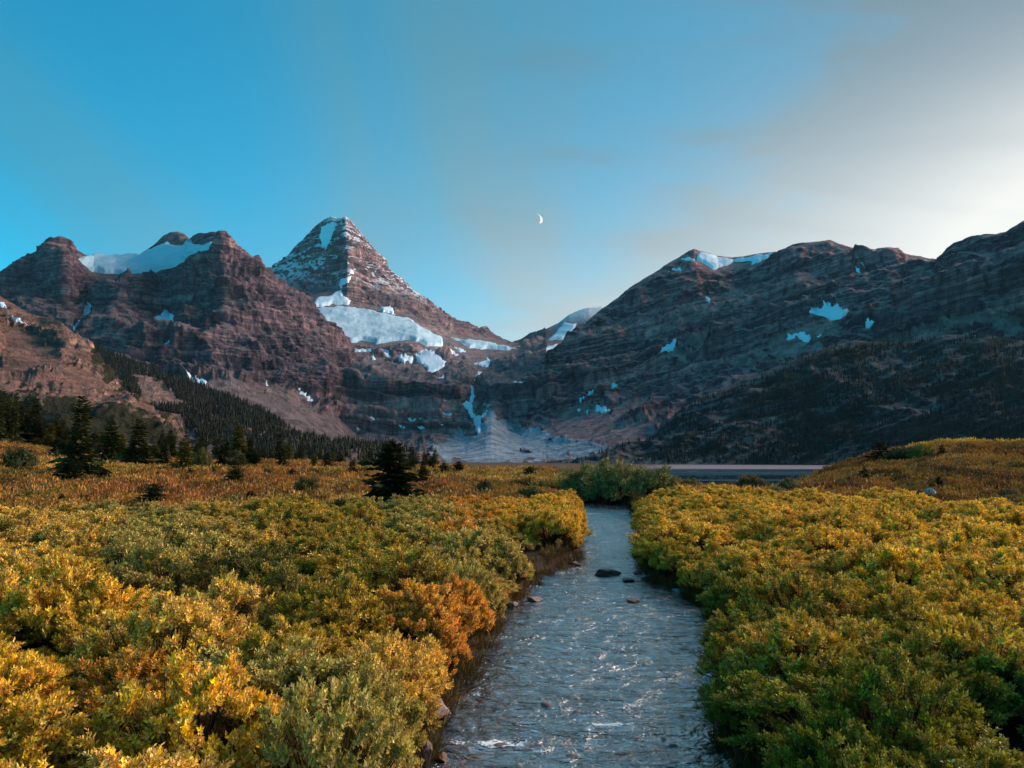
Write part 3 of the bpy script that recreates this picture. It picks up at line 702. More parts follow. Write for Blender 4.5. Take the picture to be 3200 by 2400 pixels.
left_hill = Sheet('left_hill', -320, 566, 2.6, [
    [(-320, 1420, 330), (300, 1425, 370), (566, 1430, 420)],
    [(-320, 1370, 430), (200, 1372, 450), (400, 1385, 470), (566, 1418, 480)],
    [(-320, 1190, 480), (0, 1212, 500), (200, 1240, 520), (400, 1270, 560), (470, 1330, 560), (566, 1412, 520)],
    [(-320, 1130, 640), (0, 1165, 640), (200, 1200, 640), (400, 1250, 640), (470, 1325, 600), (566, 1408, 540)],
    [(-320, 840, 1000), (0, 923, 950), (29, 942, 940), (58, 959, 930), (96, 981, 920), (125, 990, 910), (159, 993, 900), (193, 1007, 880), (231, 1043, 870), (270, 1075, 850), (289, 1097, 840), (328, 1140, 810), (361, 1188, 780), (405, 1227, 740), (434, 1251, 720), (456, 1309, 690), (482, 1338, 660), (535, 1371, 600), (566, 1402, 570)],
], M_HILL, amp=0.75, strata=0.7, dip=-0.25, unit=0.32, back=0.4,
    scree=[zc(1, (0, 900), (120, 860), (330, 960), (400, 1060), (620, 1180), (820, 1320), (560, 1290), (300, 1180), (0, 1180)), zc(1, (0, 1230), (300, 1240), (560, 1290), (500, 1320), (200, 1290), (0, 1280))],
    veg=[zc(1, (0, 1330), (500, 1420), (700, 1480), (1000, 1560), (1100, 1659), (0, 1659)), zc(1, (560, 1000), (700, 1090), (760, 1200), (900, 1340), (860, 1360), (700, 1200), (600, 1080))],
    snow=[sn(1, [(-30, 700), (42, 733), (49, 770), (-30, 738)], 'upper snow strip on the brown left hill at the picture edge', 2.0),
          sn(1, [(56, 783), (120, 826), (199, 880), (160, 884), (98, 849)], 'long slanting snow strip on the brown left hill', 2.0),
          sn(1, [(296, 942), (339, 963), (327, 974)], 'tiny snow strip on the brown left hill below the long one', 1.6)])

FOREST_L = [zc(1, (560, 985), (760, 1050), (980, 1132), (1300, 1262), (1500, 1330), (1700, 1420), (1850, 1510), (2074, 1635), (2074, 1659), (1700, 1600), (1450, 1480), (1180, 1370), (1100, 1280), (1000, 1200), (860, 1160), (900, 1350), (850, 1300), (720, 1170)),
            zc(1, (925, 1375), (1100, 1385), (1250, 1440), (1450, 1520), (1640, 1600), (1760, 1659), (1300, 1659), (1250, 1560), (1100, 1450), (980, 1410)),
            zc(6, (0, 300), (150, 350), (400, 390), (650, 440), (700, 360), (900, 375), (1140, 340), (1300, 360), (1500, 420), (1650, 480), (1760, 550), (1500, 560), (0, 560)),
            zc(6, (0, 20), (200, 100), (420, 240), (650, 330), (800, 380), (700, 420), (500, 380), (300, 330), (150, 250), (0, 180))]
left_slope = Sheet('left_slope', 190, 1370, 2.6, [
    [(190, 1424, 500), (560, 1432, 420), (900, 1446, 330), (1300, 1465, 330), (1370, 1490, 330)],
    [(190, 1340, 760), (450, 1330, 720), (560, 1365, 620), (700, 1385, 560), (900, 1422, 480), (1112, 1436, 430), (1300, 1458, 400), (1370, 1484, 400)],
    [(190, 1240, 1050), (450, 1250, 980), (600, 1290, 880), (800, 1350, 760), (900, 1385, 680), (1112, 1410, 560), (1242, 1425, 500), (1300, 1448, 440), (1370, 1477, 430)],
    [(190, 1060, 1500), (289, 1087, 1500), (366, 1112, 1470), (415, 1131, 1450), (530, 1175, 1380), (627, 1213, 1320), (723, 1248, 1230), (820, 1292, 1120), (892, 1336, 1020), (945, 1370, 900), (1000, 1394, 780), (1025, 1398, 740), (1112, 1395, 680), (1170, 1400, 640), (1242, 1418, 580), (1297, 1440, 540), (1340, 1458, 500), (1370, 1470, 500)],
], M_SLOPE, amp=0.35, strata=0.35, unit=0.4, back=0.5,
    scree=[zc(1, (900, 1260), (1150, 1280), (1450, 1440), (1700, 1560), (1800, 1620), (1600, 1560), (1300, 1440), (1150, 1360), (960, 1340)), zc(1, (950, 1410), (1050, 1480), (1250, 1560), (1300, 1650), (1100, 1620), (980, 1520))],
    veg=FOREST_L + [zc(1, (1020, 1440), (1160, 1490), (1290, 1550), (1200, 1560), (1080, 1500))])

FOREST_R = [zc(3, (960, 1380), (1060, 1230), (1180, 1170), (1400, 1130), (1700, 1040), (2074, 960), (2074, 1500), (1500, 1500), (1000, 1480)),
            zc(4, (0, 1300), (400, 1260), (700, 1190), (880, 1160), (700, 1300), (300, 1400), (0, 1480)),
            zc(4, (900, 1310), (1250, 1210), (1500, 1160), (1800, 1165), (2074, 1230), (2074, 1659), (700, 1659), (800, 1420)),
            zc(8, (0, 480), (300, 430), (500, 380), (900, 300), (1300, 100), (2212, 60), (2212, 480), (1000, 600), (0, 605)),
            zc(7, (700, 390), (900, 345), (1230, 320), (1300, 330), (1500, 290), (2212, 280), (2212, 400), (1500, 395), (1100, 385))]
right_spur = Sheet('right_spur', 1690, 3560, 2.6, [
    [(1690, 1475, 1350), (1760, 1458, 1340), (2300, 1451, 1320), (2700, 1451, 1290), (3560, 1446, 1220)],
    [(1690, 1472, 1370), (1760, 1452, 1370), (1850, 1440, 1390), (2060, 1425, 1390), (2300, 1380, 1390), (2700, 1340, 1350), (3560, 1300, 1270)],
    [(1690, 1469, 1400), (1760, 1449, 1400), (1850, 1432, 1420), (1950, 1420, 1450), (2063, 1395, 1470), (2130, 1370, 1470), (2300, 1300, 1500), (2600, 1210, 1500), (2900, 1180, 1470), (3200, 1150, 1430), (3560, 1130, 1420)],
    [(1690, 1466, 1430), (1740, 1450, 1430), (1790, 1438, 1460), (1850, 1424, 1480), (1950, 1412, 1500), (2040, 1370, 1570), (2063, 1355, 1580), (2082, 1322, 1600), (2130, 1280, 1620), (2227, 1220, 1650), (2323, 1188, 1670), (2468, 1130, 1680), (2593, 1082, 1680), (2670, 1063, 1670), (2790, 1070, 1660), (2863, 1067, 1640), (2940, 1050, 1620), (3075, 1047, 1590), (3200, 1063, 1570), (3560, 1050, 1570)],
], M_SPUR, amp=0.55, strata=0.6, dip=0.28, unit=0.5, back=0.4, veg=[],
    scree=[zc(8, (200, 290), (450, 240), (480, 260), (330, 330), (240, 310)), zc(8, (400, 320), (780, 230), (760, 260), (500, 310)), zc(8, (10, 470), (100, 390), (185, 390), (130, 490), (50, 495)),
           zc(8, (600, 200), (800, 130), (1000, 50), (980, 90), (780, 180)), zc(8, (1450, 210), (1560, 130), (1700, 130), (1600, 190), (1480, 250)), zc(4, (350, 1480), (700, 1370), (1200, 1215), (1400, 1170), (1240, 1230), (800, 1390), (430, 1480))])
for sh in (left_mountain, central_peak, back_peak, right_mountain, left_hill): sh.build_snow()

# ------------------------------------------------------------------ stream course and ground
BANK_PY = np.array([2400, 2200, 2000, 1900, 1850, 1800, 1760, 1700, 1640, 1600, 1585.])
BANK_L = np.array([1290, 1390, 1535, 1572, 1640, 1690, 1800, 1808, 1815, 1775, 1720.])
BANK_R = np.array([2290, 2255, 2260, 2225, 2105, 2025, 1998, 2003, 1998, 1975, 1960.])
_v = (CY - BANK_PY) / F
BANK_D = CAMZ / -((_v * math.cos(PITCH) + math.sin(PITCH)) / (math.cos(PITCH) - _v * math.sin(PITCH)))
_xl = unproj(BANK_L, BANK_PY, BANK_D)[:, 0]; _xr = unproj(BANK_R, BANK_PY, BANK_D)[:, 0]
ST_D = np.concatenate([[-40, 0, 4], BANK_D, [54, 60, 68, 80, 100]])
ST_L = np.concatenate([[-1.6, -1.2, -1.05], _xl, [-1.5, -6, -14, -30, -60]])
ST_R = np.concatenate([[2.2, 2.0, 2.0], _xr, [6.5, 3.0, -4, -20, -48]])


def stream_lr(y):
    return (np.interp(y, ST_D, ST_L) + 0.2 * perlin(y * 0.7, 1.1) + 0.12 * perlin(y * 2.3, 3.1), np.interp(y, ST_D, ST_R) + 0.2 * perlin(y * 0.7, 7.7) + 0.12 * perlin(y * 2.3, 9.1))


GD = np.array([-60, 3, 20, 32, 40, 50, 60, 80, 90, 110, 130, 180, 260, 420, 1180, 1300, 1800.])
GPX = np.array([-700, 0, 400, 800, 1100, 1400, 1700, 2000, 2300, 2450, 2560, 2700, 2950, 3200, 3900.])
GZ = {-700: [.4, .4, .5, .8, 1.2, 2.0, 2.6, 4.0, 4.8, 6.5, 8.0, 11, 14, 12, 6, 4, 4],
      0: [.26, .26, .34, .6, .9, 1.3, 1.7, 2.6, 3.1, 4.3, 5.4, 8.5, 9.5, 5, -2, 2, 3],
      400: [.26, .26, .34, .6, .8, 1.1, 1.4, 1.8, 2.0, 2.5, 2.9, 3.3, 1, -3, -6, 0, 0],
      800: [.26, .26, .34, .6, .8, 1.1, 1.4, 1.8, 2.0, 2.3, 2.45, 1.5, -1, -6, -9, -2, -1],
      1100: [.26, .26, .34, .6, .8, 1.1, 1.3, 1.6, 1.8, 2.0, 2.0, 0, -4, -7, -5, -2, -2],
      1400: [.26, .26, .34, .6, .75, .95, 1.1, 1.5, 1.7, 1.85, 1.7, -1, -5, -7, -5, -2, -2],
      1700: [.26, .26, .34, .55, .6, .7, 1.0, 1.45, 1.6, 1.2, 0, -3, -7, -8, -6, -2, -2],
      2000: [.26, .26, .34, .55, .6, .7, .8, .6, .3, -.6, -1.5, -4, -7.5, -10, -9.2, -4, -2],
      2300: [.26, .26, .34, .6, .7, .7, .5, -.4, -.8, -1.6, -2.4, -4.5, -7.5, -10, -9.2, -4, -2],
      2450: [.26, .26, .34, .6, .7, .7, .6, 0, -.5, -1.5, -2.4, -4.5, -7.5, -10, -9.2, -4, -2],
      2560: [.26, .26, .34, .6, .75, .95, 1.1, 1.2, 1.0, -.2, -2, -4.5, -7.5, -10, -9.2, -4, -2],
      2700: [.26, .26, .34, .6, .8, 1.35, 1.9, 2.85, 2.8, 1.5, -1, -4.5, -7.5, -10, -9.2, -4, -2],
      2950: [.26, .26, .34, .6, .8, 1.6, 2.5, 4.0, 4.55, 4.2, 3, -1, -6, -10, -9.2, -4, -2],
      3200: [.26, .26, .34, .6, .8, 1.6, 2.5, 4.2, 4.9, 5.4, 5, 3, -3, -8, -9, 0, 0],
      3900: [.26, .26, .34, .6, .9, 1.8, 2.8, 4.6, 5.4, 6.2, 6.4, 6, 4, 0, -4, 0, 0]}
GT = np.array([GZ[int(p)] for p in GPX])
_dd = np.concatenate([np.linspace(-60, 3, 8), np.geomspace(3.5, 1800, 150)])
_pp = np.linspace(-700, 3900, 185)
_t1 = np.array([np.interp(_dd, GD, r) for r in GT])
_fine = np.array([np.interp(_pp, GPX, _t1[:, j]) for j in range(len(_dd))])
for _ in range(3):
    _fine[1:-1] = (_fine[:-2] + 2 * _fine[1:-1] + _fine[2:]) / 4
    _fine[:, 1:-1] = (_fine[:, :-2] + 2 * _fine[:, 1:-1] + _fine[:, 2:]) / 4


def ground_z(x, y, bumps=True):
    x = np.asarray(x, float); y = np.asarray(y, float)
    px = np.clip(CX + F * x / np.maximum(y, 6.0), -699, 3899)
    fj = np.interp(y, _dd, np.arange(len(_dd))); j0 = np.clip(fj.astype(int), 0, len(_dd) - 2); fj = fj - j0
    fi = (px + 700) / 4600 * 184; i0 = np.clip(fi.astype(int), 0, 183); fi = fi - i0
    z = (_fine[j0, i0] * (1 - fi) + _fine[j0, i0 + 1] * fi) * (1 - fj) + (_fine[j0 + 1, i0] * (1 - fi) + _fine[j0 + 1, i0 + 1] * fi) * fj
    if bumps:
        w = smooth(25, 60, y) * (1 - smooth(250, 400, y))
        z = z + w * (0.35 * fbm(x / 9.0, y / 9.0, 0.5, 3) + 0.5 * perlin(x / 30.0, y / 30.0, 2.0)) + 0.06 * perlin(x / 1.3, y / 1.3, 5.0) * (1 - smooth(200, 300, y))
    l, r = stream_lr(y)
    c = np.minimum(x - l, r - x)                       # >0 in the channel
    chan = smooth(-0.45, 0.12, c) * (y < 95)
    bed = -0.10 - 0.22 * smooth(0.0, 0.9, c) + 0.05 * perlin(x * 1.7, y * 1.7, 3.0) + 0.03 * perlin(x * 5, y * 5, 3.0)
    return z * (1 - chan) + bed * chan


def build_ground():
    ys = np.concatenate([np.linspace(-60, 2, 16), np.geomspace(2.4, 1800, 520)])
    us = np.concatenate([np.linspace(-1.9, -0.8, 30)[:-1], np.linspace(-0.8, 0.8, 420), np.linspace(0.8, 1.9, 30)[1:]])
    Y, U = np.meshgrid(ys, us, indexing='ij'); X = U * (np.maximum(Y, 0) + 9)
    Z = ground_z(X, Y)
    px, py = proj(np.stack([X, Y, Z], -1))
    l, r = stream_lr(Y); c = np.minimum(X - l, r - X)
    bed = smooth(-0.05, 0.15, c) * (Y < 95)
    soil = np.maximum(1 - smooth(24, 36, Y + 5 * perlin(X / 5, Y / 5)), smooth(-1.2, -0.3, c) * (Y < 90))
    path = np.exp(-((px - 1220) / 190) ** 2) * np.exp(-((py - 1545) / 14) ** 2) * (0.5 + perlin(X / 3.0, Y / 3.0, 4)) * 1.6 * (Y < 120)
    beach = np.clip(smooth(1060, 1100, Y) * (0.10 + 0.90 * smooth(1980, 2120, px + 60 * perlin(X / 90, Y / 90))) + np.clip(path, 0, 0.75), 0, 1)
    soil = np.maximum(soil, 0.6 * smooth(700, 950, Y))
    zone = np.stack([soil, bed, beach], -1)
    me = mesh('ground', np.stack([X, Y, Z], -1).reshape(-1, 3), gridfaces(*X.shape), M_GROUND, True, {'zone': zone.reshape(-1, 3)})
    structure(link('ground', me))


build_ground()


def ground_hit(px, py, dmin=8.0, dmax=260.0):
    D = np.geomspace(dmin, dmax, 700)
    P = unproj(px, py, D)
    g = ground_z(P[:, 0], P[:, 1])
    below = np.nonzero(P[:, 2] <= g)[0]
    k = below[0] if len(below) else int(np.argmin(P[:, 2] - g))
    return np.array([P[k, 0], P[k, 1], g[k]])


def build_waters():
    ys = np.concatenate([np.linspace(-30, 3, 20), np.geomspace(3.1, 95, 760)])
    us = np.linspace(0, 1, 170)
    Y, U = np.meshgrid(ys, us, indexing='ij'); l, r = stream_lr(Y); l = l - 0.5; r = r + 0.5
    X = l + (r - l) * U
    fade = 1 / (1 + Y / 40)
    Z = 0.015 * fbm(X * 1.6, Y * 2.1, 0.3, 3) + 0.010 * fbm(X * 5.0, Y * 6.5, 1.3, 2) * fade
    rap = 0
    foam = np.zeros_like(X)
    for fx, fy, rx, ry, a in ((1560, 2322, .5, .18, 1.0), (1460, 2320, .35, .15, .8), (1900, 2265, .4, .16, 1.0), (1690, 2345, .3, .12, .7), (1590, 2290, .3, .1, .5), (1900, 1815, .9, .35, .55),
                              (1760, 1790, .8, .4, .7), (1830, 1606, 2.6, .5, 1.0), (1930, 1609, 2.0, .4, .9), (1860, 1582, 5, .8, .9), (1950, 1585, 3, .8, .8), (1860, 1640, 3, .5, .6), (2140, 2390, .4, .15, .6), (1700, 2240, .4, .1, .3)):
        q = ground0(fx, fy); e = np.exp(-((X - q[0]) / rx) ** 2 - ((Y - q[1]) / ry) ** 2) * a
        foam = np.maximum(foam, e); Z = Z + 0.03 * e * perlin(X * 4, Y * 6, 9.0)
    me = mesh('stream', np.stack([X, Y, Z], -1).reshape(-1, 3), gridfaces(*X.shape), M_STREAM, True, {'foam': foam.ravel()})
    structure(link('stream', me))
    ys = np.geomspace(230, 1230, 60); us = np.linspace(-0.75, 0.62, 60)
    Y, U = np.meshgrid(ys, us, indexing='ij')
    me = mesh('lake', np.stack([U * Y, Y, np.full_like(Y, -9.0)], -1).reshape(-1, 3), gridfaces(*Y.shape), M_LAKE)
    structure(link('lake', me))


def ground0(px, py):
    D = np.geomspace(4, 120, 600); P = unproj(px, py, D); k = np.argmin(np.abs(P[:, 2])); return P[k]


build_waters()

# ------------------------------------------------------------------ air: one even box round everything
hz = NT('haze')
pv = hz.node('ShaderNodeVolumePrincipled'); pv.inputs['Density'].default_value = 1.0e-5; pv.inputs['Color'].default_value = (0.42, 0.72, 1.0, 1)
pv.inputs['Anisotropy'].default_value = 0.0
hz.L.new(pv.outputs[0], hz.out.inputs['Volume'])
V = np.array([(x, y, z) for x in (-7000, 7000) for y in (-300, 7200) for z in (-60, 1560)], float)
Fc = np.array([(0, 1, 3, 2), (4, 6, 7, 5), (0, 4, 5, 1), (2, 3, 7, 6), (0, 2, 6, 4), (1, 5, 7, 3)])
stuff(link('haze', mesh('haze', V, Fc, hz.m, False)), 'thin blue air between the meadow and the far peaks')
#---SPLIT2---
# ------------------------------------------------------------------ plants
def leaf_mesh(name, base, dirn, up, ln, wd, mat, fold=0.25, r=None, curl=0.18):
    """many leaves: base (n,3), direction, up (n,3), length and width (n) -> one mesh of folded kites"""
    n = len(base)
    dirn = dirn / (np.linalg.norm(dirn, axis=1, keepdims=True) + 1e-9)
    side = np.cross(dirn, up); side /= np.linalg.norm(side, axis=1, keepdims=True) + 1e-9
    nrm = np.cross(side, dirn)
    l = ln[:, None]; w = wd[:, None]
    b = base; m = base + dirn * l * 0.48 - nrm * w * fold
    ml = base + dirn * l * 0.45 + side * w * 0.5; mr = base + dirn * l * 0.45 - side * w * 0.5
    tip = base + dirn * l - nrm * l * curl
    V = np.stack([b, ml, m, mr, tip], 1).reshape(-1, 3)
    k = np.arange(n)[:, None] * 5
    T = np.concatenate([k + np.array([[0, 2, 1]]), k + np.array([[0, 3, 2]]), k + np.array([[1, 2, 4]]), k + np.array([[2, 3, 4]])])
    r = np.random.default_rng(n) if r is None else r
    c = r.random((n, 3))
    return V, T, np.repeat(c, 5, 0)


def tubes(segs, sides=3):
    """segs: list of (p0, p1, r0, r1)"""
    p0, p1, r0, r1 = (np.array(a, float) for a in zip(*segs))
    d = p1 - p0; d /= np.linalg.norm(d, axis=1, keepdims=True) + 1e-9
    ref = np.where(np.abs(d[:, 2:3]) < 0.9, np.array([[0, 0, 1.]]), np.array([[1., 0, 0]]))
    u = np.cross(d, ref); u /= np.linalg.norm(u, axis=1, keepdims=True); v = np.cross(d, u)
    ang = np.arange(sides) * 2 * np.pi / sides
    ring = np.cos(ang)[None, :, None] * u[:, None] + np.sin(ang)[None, :, None] * v[:, None]
    A = p0[:, None] + ring * r0[:, None, None]; B = p1[:, None] + ring * r1[:, None, None]
    V = np.concatenate([A, B], 1).reshape(-1, 3)
    k = (np.arange(len(segs)) * 2 * sides)[:, None]
    Fq = np.concatenate([np.stack([k[:, 0] + i, k[:, 0] + (i + 1) % sides, k[:, 0] + sides + (i + 1) % sides, k[:, 0] + sides + i], 1) for i in range(sides)])
    return V, Fq


def make_shrub(seed, nshoot, nleaf, leaf, R=1.0, H=1.0, upright=0.8, ratio=0.36, rag=0.18, loose=0.0):
    """dome of leafy shoots, about R wide to each side and H high; returns (foliage mesh, stems mesh)"""
    r = np.random.default_rng(seed)
    nb = max(12, nshoot // 13); per = nshoot // nb; nshoot = nb * per
    a = r.random(nb) * 2 * np.pi; q = np.sqrt(r.random(nb))
    lump = 1 + 0.22 * perlin(np.cos(a) * 1.6 + seed, np.sin(a) * 1.6, 0.3) + rag * r.normal(size=nb) * 0.5
    top = H * (0.26 + 0.74 * np.sqrt(np.clip(1 - q ** 2.6, 0, 1)))
    top = top * (1 + 0.36 * perlin(q * np.cos(a) * 2.6 + seed * 1.7, q * np.sin(a) * 2.6, 2.2)) * (1 + rag * 1.3 * (r.random(nb) - 0.65))
    top = np.where(r.random(nb) < 0.26, top * (0.5 + 0.4 * r.random(nb)), top)
    rad = R * q * lump
    btip = np.stack([rad * np.cos(a), rad * np.sin(a), np.maximum(top, 0.14)], 1)
    bdir = np.stack([np.cos(a) * q, np.sin(a) * q, np.full(nb, upright)], 1)
    bdir /= np.linalg.norm(bdir, axis=1, keepdims=True)
    jb = np.repeat(np.arange(nb), per)
    off = r.normal(size=(nshoot, 3)); off /= np.linalg.norm(off, axis=1, keepdims=True)
    off *= ((0.115 + loose) * r.random(nshoot) ** 0.5)[:, None]
    off[:, 2] = off[:, 2] * 0.7 - 0.03
    tip = btip[jb] + off; tip[:, 2] = np.maximum(tip[:, 2], 0.07)
    out = bdir[jb] + off * 4.5 + r.normal(size=(nshoot, 3)) * 0.18
    out /= np.linalg.norm(out, axis=1, keepdims=True)
    ln_sh = 0.07 + 0.08 * r.random(nshoot)
    ii = np.repeat(np.arange(nshoot), nleaf); n = len(ii)
    s = np.tile(np.linspace(0, 1, nleaf), nshoot)
    ph = np.tile(np.arange(nleaf) * 2.4, nshoot) + np.repeat(r.random(nshoot) * 6.28, nleaf)
    d = out[ii]
    ref = np.where(np.abs(d[:, 2:3]) < 0.95, np.array([[0, 0, 1.]]), np.array([[1., 0, 0]]))
    u = np.cross(d, ref); u /= np.linalg.norm(u, axis=1, keepdims=True); v = np.cross(d, u)
    radial = np.cos(ph)[:, None] * u + np.sin(ph)[:, None] * v
    base = tip[ii] - d * (ln_sh[ii] * (1 - s))[:, None]
    spread = 1.15 - 0.75 * s + 0.2 * r.normal(size=n)
    dirn = d * (0.45 + 0.55 * s)[:, None] + radial * spread[:, None] + np.array([0, 0, 0.12])
    L = leaf * (0.65 + 0.5 * r.random(n)) * (1.05 - 0.3 * s); W = L * ratio * (0.8 + 0.4 * r.random(n))
    upv = d + 0.25 * r.normal(size=(n, 3))
    Vv, T, c = leaf_mesh('foliage', base, dirn, upv, L, W, M_LEAF, r=r)
    # leaves of one shoot share part of their colour
    shc = r.random((nshoot, 3)); c = 0.5 * c + 0.5 * np.repeat(np.repeat(shc, nleaf, 0), 5, 0)
    fol = mesh('foliage', Vv, T, M_LEAF, False, {'leaf': c})
    segs = []
    for k in range(0, nshoot, max(1, nshoot // 170)):
        root = np.array([tip[k, 0] * 0.18, tip[k, 1] * 0.18, -0.1]); mid = np.array([tip[k, 0] * 0.62, tip[k, 1] * 0.62, tip[k, 2] * 0.5]) + r.normal(size=3) * 0.03
        segs += [(root, mid, 0.011, 0.008), (mid, tip[k], 0.008, 0.003)]
    sv, sf = tubes(segs)
    return fol, mesh('stems', sv, sf, M_STEM)


def make_conifer(seed, H=1.0, profile=None, whorls=46, per=7, droop=0.28, spray=5, lean=(0, 0), sub=1.0, trunk_r=0.022):
    """one tree of unit height: (trunk mesh, crown mesh)"""
    r = np.random.default_rng(seed)
    profile = profile or (lambda h, a: 0.24 * (1 - h) ** 0.85 + 0.012)
    B, Dn, U, L, W = [], [], [], [], []
    segs = []
    zs = np.linspace(0, 1, 9)
    ax = lambda h: np.array([lean[0] * h * h, lean[1] * h * h, h * H])
    for z0, z1 in zip(zs[:-1], zs[1:]):
        segs.append((ax(z0) - (np.array([0, 0, .05]) if z0 == 0 else 0), ax(z1), trunk_r * (1 - z0) + .002, trunk_r * (1 - z1) + .002))
    for w in range(whorls):
        h = 0.05 + 0.94 * (w + r.random() * 0.8) / whorls
        n = per if h < 0.85 else max(3, per - 3)
        gap = 0.6 + 0.65 * r.random()
        for k in range(n):
            a = 2 * np.pi * (k + r.random()) / n + w * 1.3
            ln = profile(h, a) * (0.62 + 0.6 * r.random()) * gap
            if r.random() < 0.10: ln *= 0.4
            dirn = np.array([math.cos(a), math.sin(a), 0.18 - droop * (1 - h) - 0.1 * r.random() + 0.55 * h ** 4])
            root = ax(h)
            for j in range(spray):
                s = (j + 0.6 * r.random() + 0.25) / spray
                p = root + dirn * ln * s - np.array([0, 0, droop * 0.35 * ln * s * s])
                sg = 1 if (j + k) % 2 else -1
                sd = np.array([-dirn[1], dirn[0], 0]) * sg
                q = dirn * (0.75 + 0.3 * r.random()) + sd * (0.25 + 0.7 * r.random()) + np.array([0, 0, -0.18 + 0.34 * r.random()])
                l = sub * (ln * (0.42 - 0.14 * s) + 0.018) * (0.7 + 0.6 * r.random())
                B.append(p); Dn.append(q); U.append((r.normal() * 0.45, r.normal() * 0.45, 1)); L.append(l); W.append(l * (0.34 + 0.2 * r.random()))
            if w % 3 == 0: segs.append((root, root + dirn * ln * 0.8, 0.004, 0.0015))
    Vv, T, c = leaf_mesh('crown', np.array(B), np.array(Dn), np.array(U), np.array(L), np.array(W), M_NEEDLE, fold=0.12, r=r, curl=0.1)
    tv, tf = tubes(segs, 5)
    return mesh('trunk', tv, tf, M_TRUNK), mesh('crown', Vv, T, M_NEEDLE, False, {'leaf': c})


def make_tuft(seed, n, h, spread, ratio=0.09, leafy=False):
    r = np.random.default_rng(seed)
    a = r.random(n) * 6.283; q = np.sqrt(r.random(n)) * spread
    base = np.stack([q * np.cos(a), q * np.sin(a), np.full(n, -0.03) if not leafy else h * 0.7 * r.random(n) * (1 - (q / spread) ** 2)], 1)
    d = np.stack([np.cos(a) * 0.5 * q / spread, np.sin(a) * 0.5 * q / spread, np.full(n, 0.8)], 1) + r.normal(size=(n, 3)) * (0.2 if not leafy else 0.5)
    L = h * (0.6 + 0.6 * r.random(n)) * (1 if not leafy else 0.35)
    Vv, T, c = leaf_mesh('tuft', base, d, r.normal(size=(n, 3)), L, L * ratio * (1 if not leafy else 5), M_HEATH, r=r, curl=0.25)
    return mesh('tuft', Vv, T, M_HEATH, False, {'leaf': c})


def scatter(name, pts, rotz, scl, idx, tint, protos, label):
    """one 'stuff' object that draws a copy of a prototype mesh at every point"""
    col = bpy.data.collections.new(name + '_kinds')
    for k, me in enumerate(protos):
        o = bpy.data.objects.new('%s_kind_%02d' % (name, k), me); col.objects.link(o)
    n = len(pts); me = bpy.data.meshes.new(name); me.vertices.add(n); me.vertices.foreach_set('co', np.ascontiguousarray(pts, np.float32).ravel())
    for nm, typ, key, arr in (('rot', 'FLOAT_VECTOR', 'vector', np.stack([np.zeros(n), np.zeros(n), rotz], 1)), ('scl', 'FLOAT_VECTOR', 'vector', scl),
                              ('idx', 'INT', 'value', idx), ('tint', 'FLOAT_COLOR', 'color', np.concatenate([tint, np.ones((n, 1))], 1))):
        at = me.attributes.new(nm, typ, 'POINT'); at.data.foreach_set(key, np.ascontiguousarray(arr, np.int32 if typ == 'INT' else np.float32).ravel())
    o = link(name, me)
    ng = bpy.data.node_groups.new(name, 'GeometryNodeTree')
    ng.interface.new_socket('Geometry', in_out='INPUT', socket_type='NodeSocketGeometry'); ng.interface.new_socket('Geometry', in_out='OUTPUT', socket_type='NodeSocketGeometry')
    N, L = ng.nodes, ng.links
    gi, go = N.new('NodeGroupInput'), N.new('NodeGroupOutput')
    ci = N.new('GeometryNodeCollectionInfo'); ci.inputs['Collection'].default_value = col; ci.inputs['Separate Children'].default_value = True; ci.inputs['Reset Children'].default_value = True
    ip = N.new('GeometryNodeInstanceOnPoints'); ip.inputs['Pick Instance'].default_value = True
    def na(nm, t):
        a = N.new('GeometryNodeInputNamedAttribute'); a.data_type = t; a.inputs['Name'].default_value = nm; return a.outputs['Attribute']
    L.new(gi.outputs[0], ip.inputs['Points']); L.new(ci.outputs[0], ip.inputs['Instance'])
    L.new(na('idx', 'INT'), ip.inputs['Instance Index']); L.new(na('scl', 'FLOAT_VECTOR'), ip.inputs['Scale'])
    er = N.new('FunctionNodeEulerToRotation'); L.new(na('rot', 'FLOAT_VECTOR'), er.inputs[0]); L.new(er.outputs[0], ip.inputs['Rotation'])
    L.new(ip.outputs[0], go.inputs[0])
    md = o.modifiers.new('scatter', 'NODES'); md.node_group = ng
    return stuff(o, label)


# tints (leaf albedo)
GOLD, ORANGE, OLIVE = (0.78, 0.45, 0.006), (0.76, 0.34, 0.008), (0.53, 0.335, 0.008)
GREEN, GREY, PALE_Y, DKGREEN, RUST = (0.28, 0.225, 0.006), (0.50, 0.375, 0.065), (0.76, 0.46, 0.048), (0.085, 0.088, 0.008), (0.32, 0.13, 0.018)

near_protos = [make_shrub(11 + k, 2000, 10, 0.060, upright=0.6 + 0.1 * (k % 3), ratio=0.54, rag=0.12) for k in range(6)]
far_protos = [make_shrub(41 + k, 1560, 7, 0.078, upright=0.75, ratio=0.54, rag=0.12) for k in range(4)]


def shrub(meshes, loc, rz, scl, tint, label, group, name='willow_shrub', cat='shrub'):
    e = link(name, None); e.empty_display_size = 0.2
    e.location = loc; e.rotation_euler = (0, 0, rz); e.scale = scl
    thing(e, label, cat, group)
    f = link('foliage', meshes[0], e); f['tint'] = tuple(float(t) for t in tint)
    link('stems', meshes[1], e)
    return e


